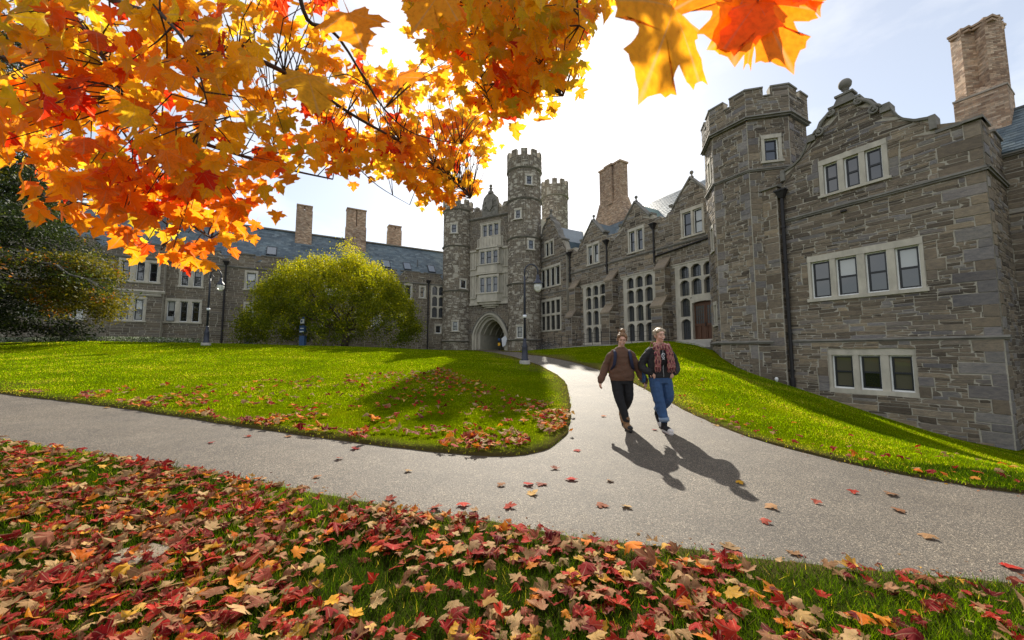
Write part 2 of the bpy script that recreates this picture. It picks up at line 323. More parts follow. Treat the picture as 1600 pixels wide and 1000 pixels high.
def edge_dist(poly, q):
    P = np.array([tuple(p) for p in poly]); q = np.asarray(q, float); best = np.full(len(q), 1e9)
    for i in range(len(P)):
        a, b = P[i], P[(i + 1) % len(P)]; ab = b - a; t = np.clip(((q - a) @ ab) / max(ab @ ab, 1e-9), 0, 1)
        best = np.minimum(best, np.linalg.norm(q - a - t[:, None] * ab, axis=1))
    return best
rng = random.Random(5); g = []
def grid(x0, x1, y0, y1, s, skip=None):
    y = y0
    while y <= y1:
        x = x0
        while x <= x1:
            if skip is None or not (skip[0] < x < skip[1] and skip[2] < y < skip[3]): g.append((x + rng.uniform(-.2, .2) * s, y + rng.uniform(-.2, .2) * s))
            x += s
        y += s
grid(-11, 11, .2, 9, .3); grid(-60, 50, -8, 64, 1.3, (-11.2, 11.2, 0, 9.2)); grid(-220, 220, -120, 260, 20, (-61, 51, -9, 65)); grid(-2400, 2400, -2400, 2400, 300, (-230, 230, -130, 270))
g = np.array(g); ed = edge_dist(PATH_POLY, g); g = g[ed > np.clip(np.linalg.norm(g, axis=1) * .02, .07, .4)]
pv = [p for p in PATH_POLY]; npv = len(pv)
cv, ce, cf, *_ = delaunay_2d_cdt(pv + [Vector(p) for p in g], [(i, (i + 1) % npv) for i in range(npv)], [], 0, 1e-5)
cx = np.array([tuple(v) for v in cv]); cz = ZN(cx); tri = np.array([f for f in cf if len(f) == 3])
isp = inside(PATH_POLY, cx[tri].mean(1))
def sheet(name, tris, up, mat, skirt=None):
    ids = np.unique(tris); mp = {int(k): i for i, k in enumerate(ids)}; vs = [(*cx[k], cz[k] + up) for k in ids]; fs = [tuple(mp[int(q)] for q in t) for t in tris]
    if skirt:
        cnt = {}
        for t in tris:
            for a, b2 in ((0, 1), (1, 2), (2, 0)): k = (int(t[a]), int(t[b2])); cnt[k] = 1
        for (a, b2) in cnt:
            if (b2, a) not in cnt and abs(cx[a][0]) < 100:
                n0 = len(vs); vs += [(*cx[a], cz[a] + up - skirt), (*cx[b2], cz[b2] + up - skirt)]; fs.append((mp[a], n0, n0 + 1, mp[b2]))
    me = bpy.data.meshes.new(name); me.from_pydata(vs, [], fs); me.materials.append(MAT[mat]); me.polygons.foreach_set('use_smooth', np.ones(len(fs), bool)); me.update()
    return tag(link(name, me), kind='structure')
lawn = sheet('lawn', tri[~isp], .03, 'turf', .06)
lv = np.empty(len(lawn.data.vertices) * 3, np.float32); lawn.data.vertices.foreach_get('co', lv); lv = lv.reshape(-1, 3)[:, :2]; bq = np.array([b_[:2] for b_ in B_EDGE])
la = lawn.data.color_attributes.new('edge', 'FLOAT_COLOR', 'POINT'); lc = np.ones((len(lv), 4), np.float32); lc[:, 0] = np.exp(-edge_dist(PATH_POLY, lv) / .12) * .85; lc[:, 1] = lv[:, 1] < np.interp(lv[:, 0], bq[:, 0], bq[:, 1]) + .1; la.data.foreach_set('color', lc.ravel())  # red: soil along the path edge; green: verge with soil and painted shade
tag(lawn, 'green lawn sloping up to the stone buildings around the path', 'lawn')
path = sheet('path', tri[isp], 0, 'asphalt'); tag(path, 'grey asphalt path forking across the lawn towards the gate', 'path')
# paved walk along the hall with a low stone kerb
mb = MB(); us = [-1.6 + i * .8 for i in range(33)]
for a, c in zip(us[:-1], us[1:]):
    q = []
    for u, d in ((a, 2.55), (c, 2.55), (c, -.3), (a, -.3)): p = FH(u, 0, d); q.append((p.x, p.y, Z(*FH(u, 0, 2.55).xy) + .12))
    mb.hexa([(*p[:2], p[2]) for p in q] + [(*p[:2], p[2] - .5) for p in q])
tag(mb.build('pavement', 'concrete'), 'pale stone walk with a low kerb along the hall wall', 'pavement', kind='structure')
def LZ(x, y): return Z(x, y) + .03
# ------------------------------------------------------------------ walls of rubble stone
def split_rubble(u0, u1, z0, z1, rng, hm, lm, out):
    st = [(u0, u1, z0, z1)]
    while st:
        a, b2, c, e = st.pop(); w, h = b2 - a, e - c; hh = rng.uniform(*hm); ll = rng.uniform(*lm)
        if h > hh * 1.35 and w < 8 * h:
            k = c + h * rng.uniform(.34, .66); st += [(a, b2, c, k), (a, b2, k, e)]
        elif w > ll * 1.5 or w > 7.5 * h:
            k = a + w * rng.uniform(.3, .7); st += [(a, k, c, e), (k, b2, c, e)]
        elif h > hh * 1.35:
            k = c + h * rng.uniform(.34, .66); st += [(a, b2, c, k), (a, b2, k, e)]
        else: out.append((a, b2, c, e))
def minus(r, o):
    a, b2, c, e = r; p, q, s, t = o
    if p >= b2 or q <= a or s >= e or t <= c: return [r]
    out = []
    if a < p: out.append((a, p, c, e)); a = p
    if q < b2: out.append((q, b2, c, e)); b2 = q
    if c < s: out.append((a, b2, c, s))
    if t < e: out.append((a, b2, t, e))
    return out
def rubble(F, u0, u1, z0, z1, holes=(), top=None, seed=0, hm=(.13, .3), lm=(.4, 1.1), joint=.011, rich=False, low=None, special=()):
    """list of (polygon in the wall, projection, tint)"""
    rng = random.Random(seed); rs = []; split_rubble(u0, u1, z0, z1, rng, hm, lm, rs)
    cuts = list(holes) + list(special)
    for o in cuts: rs = [q for r in rs for q in minus(r, o)]
    res = []
    for r in [(*q, 0) for q in rs] + [(*q, 1) for q in special]:
        a, b2, c, e, sp = r
        if b2 - a < .05 or e - c < .035: continue
        if low is not None and e < min(low(a), low(b2)) - .1: continue
        def P(u, z):
            k = .028 if rich else .02
            if sp: return (u, z)
            return (u + k * noise.noise(Vector((u * 2.3, z * 2.3, seed + .5))), z + k * 1.6 * noise.noise(Vector((u * 1.1, z * 2.0, seed + 7.5))))
        j = joint * rng.uniform(.75, 1.3); sk = (b2 - a) * .09
        jt = lambda s=1.: rng.uniform(-1, 1) * min(.03, (e - c) * .12) * s
        pts = [(a + j + abs(jt()), c + j + jt(.4)), (b2 - j - abs(jt()), c + j + jt(.4)), (b2 - j - abs(jt()), e - j + jt(.4)), (a + j + abs(jt()), e - j + jt(.4))]
        if rich and not sp and b2 - a > .22:   # knock a corner off, the mason's way
            k = rng.random(); s = rng.uniform(.25, .6) * min(e - c, .18); l = rng.uniform(.3, 1.) * min(b2 - a, .3) * .5
            if k < .16: pts[2:3] = [(pts[2][0], pts[2][1] - s), (pts[2][0] - l, pts[2][1])]
            elif k < .32: pts[3:4] = [(pts[3][0] + l, pts[3][1]), (pts[3][0], pts[3][1] - s)]
            elif k < .44: pts[0:1] = [(pts[0][0], pts[0][1] + s), (pts[0][0] + l, pts[0][1])]
            elif k < .56: pts[1:2] = [(pts[1][0] - l, pts[1][1]), (pts[1][0], pts[1][1] + s)]
        pts = [P(*q) for q in pts]
        if top is not None:
            if c > max(top(a), top(b2)) - .03: continue
            pts = [(u, min(z, top(u) - .02)) for u, z in pts]
            if max(z for u, z in pts) - min(z for u, z in pts) < .03: continue
        t = rng.random() if not sp else rng.choice((.35, .5, .62, .92, .95, .88, .7))
        res.append((pts, rng.uniform(.006, .026) + (.008 if sp else 0), (t, rng.random(), rng.random()), (b2 - a) * (e - c)))
    return res
def put_stone(mb, F, s, bevel=True):
    pts, pr, t, _ = s; n = len(pts); uc = sum(p[0] for p in pts) / n; zc = sum(p[1] for p in pts) / n
    vs = [F(u, z, -.012) for u, z in pts]
    if bevel:
        vs += [F(u, z, pr * .55) for u, z in pts]; vs += [F(u + max(-.016, min(.016, (uc - u) * .2)), z + max(-.012, min(.012, (zc - z) * .2)), pr) for u, z in pts]
        fs = [(i, (i + 1) % n, n + (i + 1) % n, n + i) for i in range(n)] + [(n + i, n + (i + 1) % n, 2 * n + (i + 1) % n, 2 * n + i) for i in range(n)] + [tuple(range(2 * n, 3 * n))]
    else:
        vs += [F(u, z, pr) for u, z in pts]; fs = [(i, (i + 1) % n, n + (i + 1) % n, n + i) for i in range(n)] + [tuple(range(n, 2 * n))]
    mb.add(vs, fs, t)
def backing(mb, F, u0, u1, z0, z1, holes=(), top=None, thick=.4, step=None):
    us = {u0, u1}
    for h in holes: us |= {min(max(h[0], u0), u1), min(max(h[1], u0), u1)}
    us = sorted(us)
    if step:
        o = []
        for a, b2 in zip(us[:-1], us[1:]):
            n = max(1, int((b2 - a) / step)); o += [a + (b2 - a) * k / n for k in range(n)]
        us = o + [us[-1]]
    for a, b2 in zip(us[:-1], us[1:]):
        if b2 - a < 1e-4: continue
        m = (a + b2) / 2; cut = sorted((h[2], h[3]) for h in holes if h[0] < m < h[1]); z = z0; segs = []
        for s, t in cut:
            if s > z: segs.append((z, s))
            z = max(z, t)
        if z < z1: segs.append((z, z1))
        for s, t in segs:
            ta, tb = (t, t) if top is None else (min(t, top(a + 1e-4)), min(t, top(b2 - 1e-4)))
            if max(ta, tb) <= s: continue
            ta, tb = max(ta, s + .001), max(tb, s + .001)
            mb.hexa([F(a, s, 0), F(b2, s, 0), F(b2, tb, 0), F(a, ta, 0), F(a, s, -thick), F(b2, s, -thick), F(b2, tb, -thick), F(a, ta, -thick)])
# ------------------------------------------------------------------ windows
def arc_top(u0, u1, zs, rise, n=7):
    """points of a low pointed arch from the left spring to the right one"""
    out = []
    for k in range(n):
        t = k / (n - 1); x = 2 * t - 1; out.append((u0 + (u1 - u0) * t, zs + rise * (1 - abs(x) ** 2.4)))
    return out
def window(bld, F, cells, jamb=.14, head=.24, sill=.14, sash=True, arch=0, lattice=None, blind=0, hood=True, deep=.2, glass='glass', seed=0, over=.06, mat='limestone', paint=True, void=(), blind_mat='glass_blind'):
    """cells: (u0, u1, z0, z1) for each light. One stone surround with, set in it, every light: frame, sash bars and panes."""
    rng = random.Random(seed * 7 + 3); us0 = min(c[0] for c in cells); us1 = max(c[1] for c in cells); zz0 = min(c[2] for c in cells); zz1 = max(c[3] for c in cells)
    mb = MB(); ho = (us0 - jamb, us1 + jamb, zz0, zz1)
    backing(mb, F, us0 - jamb, us1 + jamb, zz0, zz1, [(c[0], c[1], c[2], c[3]) for c in cells] + list(void), None, deep + .045)
    mb.v = [tuple(Vector(p) + (F(0, 0, .045) - F(0, 0, 0)) if isinstance(F, Frame) else p) for p in mb.v]
    h1 = jamb + (over if hood else 0)
    mb.box(F, us0 - h1, us1 + h1, zz1, zz1 + head, -.2, .06)
    if hood: mb.box(F, us0 - h1 - .05, us1 + h1 + .05, zz1 + head, zz1 + head + .07, -.1, .12)
    if sill: mb.box(F, us0 - jamb - .08, us1 + jamb + .08, zz0 - sill, zz0, -deep, .11)
    if arch:
        for (a, b2, c, e) in cells:
            ap = arc_top(a, b2, e - arch, arch); mid = len(ap) // 2
            mb.prism(F, [(a, e)] + ap[:mid + 1], -.16, .043)
            mb.prism(F, ap[mid:] + [(b2, e)], -.16, .043)
    w = mb.build('window', mat, bld)
    lat = MB()
    for (a, b2, c, e) in cells:
        gz = -deep + .045; e2 = e
        if sash:
            fr = MB(); t = .055
            for q in ((a, a + t, c, e), (b2 - t, b2, c, e), (a + t, b2 - t, c, c + t * 1.3), (a + t, b2 - t, e - t, e)): fr.box(F, *q, gz - .05, gz + .05)
            fr.build('frame', 'white_paint' if paint else 'dark_paint', w, rel=False)
            a2, b3, c2, e2 = a + t, b2 - t, c + t * 1.3, e - t; sh = MB(); s = .062; m = c2 + (e2 - c2) * .5
            for q in ((a2, a2 + s, c2, e2), (b3 - s, b3, c2, e2), (a2 + s, b3 - s, c2, c2 + s), (a2 + s, b3 - s, e2 - s, e2), (a2 + s, b3 - s, m - s * .7, m + s * .7)): sh.box(F, *q, gz - .045, gz + .03)
            sh.build('sash', 'dark_paint', w, rel=False)
            for k, (p, q) in enumerate(((c2 + s, m - s * .7), (m + s * .7, e2 - s))):
                g_ = blind_mat if (k == 1 and rng.random() < blind) or (k == 0 and rng.random() < blind * .25) else glass
                MB().box(F, a2 + s, b3 - s, p, q, gz - .03, gz - .015).build('pane', g_, w, rel=False)
        else:
            pts = [(a, c), (b2, c)] + (arc_top(a, b2, e - arch, arch)[::-1] if arch else [(b2, e), (a, e)])
            MB().prism(F, pts, gz - .03, gz - .01).build('pane', glass, w, rel=False)
            if lattice:
                nu, nz = lattice; r = .013
                for k in range(1, nu): u = a + (b2 - a) * k / nu; lat.box(F, u - r, u + r, c, e - arch * .35, gz - .01, gz + .012)
                for k in range(1, nz): z = c + (e - c) * k / nz; lat.box(F, a, b2, z - r, z + r, gz - .008, gz + .01)
                for q in ((a, a + .03, c, e - arch * .8), (b2 - .03, b2, c, e - arch * .8), (a, b2, c, c + .03)): lat.box(F, *q, gz - .012, gz + .02)
    if lat.f: lat.build('lead_lattice', 'dark_paint', w, rel=False)
    return (us0 - jamb, us1 + jamb, zz0 - (sill or 0), zz1 + head)
def row(lights, z0, z1): return [(min(a, b2), max(a, b2), z0, z1) for a, b2 in lights]
def strip(bld, F, u0, u1, z, h, out, name='string_course', mat='dark_limestone', under=.04):
    mb = MB(); mb.prism(lambda u, zz, d: F(u, zz, d), [(u0, z), (u1, z), (u1, z + h), (u0, z + h)], -.1, out * .6)
    mb.hexa([F(u0, z + h * .45, out), F(u1, z + h * .45, out), F(u1, z + h * .9, out * .9), F(u0, z + h * .9, out * .9), F(u0, z + h * .3, -.05), F(u1, z + h * .3, -.05), F(u1, z + h + .02, -.05), F(u0, z + h + .02, -.05)])
    return mb.build(name, mat, bld)
def ring(bld, F, u0, u1, z, h, out, n=24, mat='dark_limestone'):
    mb = MB()
    for k in range(n):
        a = u0 + (u1 - u0) * k / n; c = u0 + (u1 - u0) * (k + 1) / n
        mb.hexa([F(a, z, out * .3), F(c, z, out * .3), F(c, z + h * .6, out), F(a, z + h * .6, out), F(a, z, -.1), F(c, z, -.1), F(c, z + h, -.1), F(a, z + h, -.1)])
    return mb.build('string_course', mat, bld)
def downpipe(bld, F, u, z0, z1, d=.12, r=.06):
    mb = MB(); p = lambda z: F(u, z, d)
    mb.tube([p(z0), p(z1)], r, 8)
    for z in np.arange(z0 + .9, z1, 1.9): mb.tube([p(z - .05), p(z + .05)], r * 1.45, 8)
    mb.hexa([F(u - .11, z1 - .05, d - .1), F(u + .11, z1 - .05, d - .1), F(u + .24, z1 + .3, d - .12), F(u - .24, z1 + .3, d - .12), F(u - .11, z1 - .05, d + .12), F(u + .11, z1 - .05, d + .12), F(u + .24, z1 + .3, d + .24), F(u - .24, z1 + .3, d + .24)])
    mb.box(F, u - .28, u + .28, z1 + .3, z1 + .38, d - .12, d + .28)
    return mb.build('downpipe', 'iron', bld)
def solid(bld, name, pts, z0, z1, mat):
    """plain prism over a plan polygon: the body of a building behind its faced walls"""
    n = len(pts); vs = [(x, y, z0) for x, y in pts] + [(x, y, z1) for x, y in pts]; mb = MB()
    mb.add(vs, [tuple(range(n)), tuple(range(n, 2 * n))] + [(i, (i + 1) % n, (i + 1) % n + n, i + n) for i in range(n)]); return mb.build(name, mat, bld)
def brickwork(bld, x, y, az, w, dpt, z0, z1, part='chimney', course=.085, flare=0.):
    """a rectangular brick stack; returns the part. Faces get real bricks."""
    F4 = []; a = R(az); ux = Vector((math.sin(a), math.cos(a), 0)); uy = Vector((math.cos(a), -math.sin(a), 0)); c = Vector((x, y, 0))
    core = MB(); q = [c + ux * sx * (w / 2 - .012) + uy * sy * (dpt / 2 - .012) for sx, sy in ((-1, -1), (1, -1), (1, 1), (-1, 1))]
    core.hexa([(p.x, p.y, z0) for p in q] + [(p.x, p.y, z1) for p in q])
    part_o = core.build(part, 'brick_mortar', bld); mb = MB(); rng = random.Random(int(x * 97 + y * 31 + z1 * 7))
    for o, du, L in ((c - uy * dpt / 2, ux, w), (c + uy * dpt / 2, ux, w), (c - ux * w / 2, uy, dpt), (c + ux * w / 2, uy, dpt)):
        nrm = (o - c).normalized()
        if nrm.dot(-c) < -.2 * c.length and False: continue
        z = z0; k = 0
        while z < z1 - .02:
            u = -L / 2 + (0 if k % 2 == 0 else -.13)
            while u < L / 2 - .01:
                e = min(u + .26, L / 2); s = max(u, -L / 2)
                if e - s > .03:
                    t = (rng.random(), rng.random(), 0); g_ = .007; P = lambda uu, zz, dd: (o + du * uu + nrm * dd) + Vector((0, 0, zz))
                    vs = [P(s + g_, z + g_, -.013), P(e - g_, z + g_, -.013), P(e - g_, z + course - g_, -.013), P(s + g_, z + course - g_, -.013)]
                    vs += [P(s + g_, z + g_, .006), P(e - g_, z + g_, .006), P(e - g_, z + course - g_, .006), P(s + g_, z + course - g_, .006)]
                    mb.add(vs, ((4, 5, 6, 7), (0, 1, 5, 4), (1, 2, 6, 5), (2, 3, 7, 6), (3, 0, 4, 7)), t)
                u += .26
            z += course; k += 1
    return part_o, mb
def slates(F, u0, u1, prof, seed, w=.3, expo=.22, thick=.012, skip=()):
    """one slate after another up a roof slope given by its foot and ridge (d, z)"""
    (d0, z0), (d1, z1) = prof; L = math.hypot(d1 - d0, z1 - z0); n = int(L / expo); rng = random.Random(seed); out = []
    sd, sz = (d1 - d0) / L, (z1 - z0) / L; nd_, nz_ = -sz, sd
    if nz_ < 0: nd_, nz_ = -nd_, -nz_
    for k in range(n):
        s0 = k * expo; s1 = min(s0 + expo * 1.35, L); u = u0 - (w / 2 if k % 2 else 0)
        while u < u1:
            a, b2 = max(u, u0), min(u + w, u1)
            if b2 - a > .06:
                j = rng.uniform(-.006, .006)
                P = lambda uu, s, h: F(uu, z0 + sz * s + nz_ * h, d0 + sd * s + nd_ * h)
                lo = thick * 2 + rng.uniform(0, .005)
                out.append(([P(a + .004, s0 + j, lo), P(b2 - .004, s0 + j, lo), P(b2 - .004, s1, thick * .6), P(a + .004, s1, thick * .6), P(a + .004, s0 + j, lo - thick), P(b2 - .004, s0 + j, lo - thick), P(b2 - .004, s1, -.002), P(a + .004, s1, -.002)], (rng.random(), rng.random(), 0)))
            u += w
    return out
def roof_slab(bld, F, u0, u1, prof, mat='slate', name='roof', thick=.12):
    (d0, z0), (d1, z1) = prof; mb = MB()
    mb.hexa([F(u0, z0, d0), F(u1, z0, d0), F(u1, z1, d1), F(u0, z1, d1), F(u0, z0 - thick, d0), F(u1, z0 - thick, d0), F(u1, z1 - thick, d1), F(u0, z1 - thick, d1)]); return mb.build(name, mat, bld)
def interp(pts):
    xs = [p[0] for p in pts]; ys = [p[1] for p in pts]; return lambda u: float(np.interp(u, xs, ys))
def wall_with_stones(bld, parts, single=0, bevel=True, name='masonry', mat='stone'):
    """parts: (F, stones). The largest are stones of their own, the rest one mass of them."""
    allst = [(F, s) for F, st in parts for s in st]
    if single:
        allst.sort(key=lambda q: -q[1][3])
        for F, s in allst[:single]:
            mb = MB(); put_stone(mb, F, s); mb.build('stone', 'stone', bld)
        allst = allst[single:]
    mb = MB()
    for F, s in allst: put_stone(mb, F, s, bevel)
    return tag(mb.build(name, mat, bld), kind='stuff')
# ================================================================== gabled block with the eight-sided turret
blk = empty('gabled_stone_block', FB(2, Z(*FB(2, 0).xy), 0)); tag(blk, 'grey rubble stone block with curly gable, ball finial and eight-sided battlemented turret', 'building')
GC = 1.89
gable = [(0, 13.25), (.5, 13.25), (.58, 13.15), (1.03, 12.78), (1.24, 12.3), (1.55, 12.3), (1.56, 12.15), (1.71, 11.76), (1.95, 11.38), (2.3, 11.12), (2.8, 10.98), (2.81, 10.3), (9, 10.3)]
_g = interp(gable); top_b = lambda u: _g(abs(u - GC))
holes = []
holes.append(window(blk, FB, row([(3.72, 2.92), (2.7, 1.88), (1.6, .84), (.58, -.18)], 3.98, 5.84), jamb=.12, head=.3, sill=.16, blind=.35, seed=1, over=.3, hood=False))
holes.append(window(blk, FB, row([(3.1, 2.3), (2.08, 1.32), (1.05, .3)], -.4, 1.17), jamb=.12, head=.3, sill=.2, blind=.99, blind_mat='glass_dim', seed=4, over=.3, hood=False))
holes.append(window(blk, FB, row([(2.92, 2.34), (2.11, 1.53), (1.32, .72)], 9.1, 10.62), jamb=.18, head=.26, sill=.12, blind=.0, seed=2, over=.1, hood=False))
low_b = lambda u: -2.6
quo = []; rq = random.Random(3); z = -2.8; k = 0
while z < 10.0:
    h = rq.uniform(.3, .52); w = rq.uniform(.75, 1.25) if k % 2 == 0 else rq.uniform(.35, .55); quo.append((-2.15, -2.15 + w, z, min(z + h, 10.25))); z += h; k += 1
for o in holes[:]:
    for sx in (o[0], o[1]):
        z = o[2] + .02
        while z < o[3] - .15:
            h = rq.uniform(.25, .5); w = rq.uniform(.25, .6)
            if rq.random() < .7: quo.append((sx - w, sx, z, min(z + h, o[3])) if sx == o[0] else (sx, sx + w, z, min(z + h, o[3])))
            z += h
clean = []
for q in quo:
    if all(q[0] >= o[1] or q[1] <= o[0] or q[2] >= o[3] or q[3] <= o[2] for o in holes) and all(q[0] >= c[1] or q[1] <= c[0] or q[2] >= c[3] or q[3] <= c[2] for c in clean): clean.append(q)
back = MB(); backing(back, FB, -2.15, 5.6, -3.2, 13.3, holes, top_b, .5, .12)
st = rubble(FB, -2.15, 5.3, -2.75, 13.3, holes + [(-2.2, 5.9, 8.24, 8.42), (-2.2, 5.9, 1.78, 1.92)], top_b, 11, (.1, .24), (.42, 1.4), .008, True, special=clean)
# the plinth stands a little forward
FBp = Frame(17.04, 16, -30, .1)
st_p = [s for s in st if max(p[1] for p in s[0]) < 1.83]; st = [s for s in st if max(p[1] for p in s[0]) >= 1.83]
hb = holes[1]; pl = MB(); backing(pl, FBp, -2.16, 5.3, -3.2, 1.8, [hb], None, .1)
pl.build('plinth', 'mortar', blk)
for u, z in ((2.32, 9.75), ): pass
# east return and the wall that carries on past the corner
cor = FB(-2.15, 0, 0); FS = Frame(cor.x, cor.y, 60); FS.n = Vector((.5, -.866, 0)); 
top_s = lambda u: 10.3 if u < 1.2 or u > 1.75 else 9.95
st_s = rubble(FS, 0, 3.3, -3.4, 10.3, [(-.1, 4, 8.24, 8.42)], top_s, 12, (.13, .3), (.3, .8), .009, True, special=[(0, rq.uniform(.3, .9), z, z + .42) for z in np.arange(-3.2, 9.6, .45)])
backing(back, FS, 0, 3.3, -3.6, 10.3, (), top_s, .4, .2)
p2 = FS(3.3, 0, 0); FE = Frame(p2.x, p2.y, -30); holes_e = [window(blk, FE, row([(-.35, -1.2)], -.9, 1.1), jamb=.14, head=.28, sill=.2, seed=6)]
st_e = rubble(FE, -9, 0, -3.6, 9.7, holes_e, None, 13, (.13, .3), (.4, 1.0), .009, True); backing(back, FE, -9, 0, -3.8, 9.7, holes_e)
back.build('wall', 'mortar', blk)
strip(blk, FB, -2.2, 5.7, 8.24, .18, .13); strip(blk, FB, -2.32, 5.5, 1.78, .15, .2, 'plinth_course'); strip(blk, FS, -.1, 3.3, 8.24, .18, .13); strip(blk, FE, -9, 0, 9.55, .15, .18)
mb = MB(); mb.box(FS, -.15, 1.2, 10.3, 10.4, -.45, .08); mb.box(FS, 1.75, 3.35, 10.3, 10.4, -.45, .08); mb.box(FB, -2.22, -.95, 10.3, 10.42, -.5, .08); mb.build('parapet_coping', 'dark_limestone', blk)
# gable coping follows the curves
mb = MB(); us = [GC + a * s for s in (-1,) for a in np.linspace(2.8, .5, 40)]
def coping(us, top):
    for a, c in zip(us[:-1], us[1:]):
        za, zc = top(a), top(c)
        mb.hexa([FB(a, za - .02, .1), FB(c, zc - .02, .1), FB(c, zc + .09, .12), FB(a, za + .09, .12), FB(a, za - .02, -.55), FB(c, zc - .02, -.55), FB(c, zc + .09, -.57), FB(a, za + .09, -.57)])
for s, uu in ((-1, us), (1, [GC + a for a in np.linspace(.5, 2.8, 40)])):     # with kneelers where the curve starts and stops
    mb = MB(); coping(uu, top_b); mb.box(FB, GC + s * 2.8 - .1, GC + s * 2.8 + .1, 10.5, 11.1, -.55, .14); mb.box(FB, min(GC + s * 1.24, GC + s * 1.58), max(GC + s * 1.24, GC + s * 1.58), 12.05, 12.42, -.56, .13); mb.build('gable_coping', 'dark_limestone', blk)
for s in (-1, 1):
    mb = MB(); pts = []; 
    for t in np.linspace(0, 1, 26):           # scroll: a big C curve ending in two coils
        a = math.pi * (.02 + .98 * t) ; pts.append((1.12 - .62 * (1 - math.cos(a)) / 2 - .0, 12.28 + .9 * math.sin(a / 2)))
    mb.tube([FB(GC + s * a, z, .12) for a, z in pts], .075, 8)
    for ca, cz, r0, r1, ph, tn in ((1.06, 12.33, .23, .05, 0, 1.6), (.56, 13.06, .17, .04, 2.2, 1.5)):
        mb.tube([FB(GC + s * (ca + (r0 + (r1 - r0) * t) * math.cos(ph + 2 * math.pi * tn * t)), cz + (r0 + (r1 - r0) * t) * math.sin(ph + 2 * math.pi * tn * t), .13) for t in np.linspace(0, 1, 28)], [.06 - .03 * t for t in np.linspace(0, 1, 28)], 7)
        mb.tube([FB(GC + s * ca, cz, .0), FB(GC + s * ca, cz, .17)], .06, 10)
    mb.build('scroll', 'dark_limestone', blk, True)
mb = MB(); mb.box(FB, GC - .62, GC + .62, 13.25, 13.36, -.55, .16)
mb.hexa([FB(GC - .42, 13.36, .1), FB(GC + .42, 13.36, .1), FB(GC + .27, 13.72, .04), FB(GC - .27, 13.72, .04), FB(GC - .42, 13.36, -.5), FB(GC + .42, 13.36, -.5), FB(GC + .27, 13.72, -.44), FB(GC - .27, 13.72, -.44)])
mb.box(FB, GC - .36, GC + .36, 13.72, 13.82, -.5, .1); fin = mb.build('finial_pedestal', 'dark_limestone', blk)
c = FB(GC, 13.82, -.2); mb = MB(); mb.lathe(c, [(.24, 0), (.2, .06), (.1, .12), (.09, .2), (.16, .24), (.1, .27)] + [(.27 * math.sin(a), .52 - .27 * math.cos(a)) for a in np.linspace(.35, 3.1, 10)], 14); mb.build('ball', 'dark_limestone', fin, True, rel=False)
# pier with a sloping cap at the joint with the turret, and the downpipe
FP = Frame(17.04, 16, -30, .34); backing_p = MB(); backing(backing_p, FP, 4.92, 5.85, -1.6, 10.2, (), None, .7); 
st_pier = rubble(FP, 4.92, 5.85, -1.4, 10.2, (), None, 14, (.2, .45), (.4, .9), .012, True); backing_p.build('pier', 'mortar', blk)
FPs = Frame(*FP(4.92, 0, 0).xy, 60); FPs.n = Vector((.5, -.866, 0)); st_ps = rubble(FPs, 0, .36, -1.4, 10.2, (), None, 15, (.2, .4), (.3, .5), .012)
mb = MB(); mb.hexa([FP(4.8, 10.2, .12), FP(5.95, 10.2, .12), FP(5.95, 10.28, .12), FP(4.8, 10.28, .12), FP(4.8, 10.2, -.7), FP(5.95, 10.2, -.7), FP(5.95, 10.6, -.7), FP(4.8, 10.6, -.7)]); mb.build('pier_cap', 'dark_limestone', blk)
downpipe(blk, FB, 4.74, -.55, 9.6, .22, .085)
mb = MB(); p = FB(4.74, -.62, .22); mb.lathe((p.x, p.y, -.7), [(.12, 0), (.12, .65), (.1, .7)], 10); mb.build('drain_boot', 'iron', blk)
MB().box(FB, 2.1, 2.32, 8.0, 8.08, .02, .16).build('vent_box', 'iron', blk)
mb = MB(); p = FB(5.25, 0, .75); zz = LZ(p.x, p.y); mb.lathe((p.x, p.y, zz - .1), [(.055, 0), (.055, .3), (.085, .32), (.085, .42), (.05, .47), (.01, .48)], 12); tag(mb.build('vent_pipe', 'white_paint', None, True), 'short white capped vent pipe in the grass beside the dark downpipe', 'pipe')
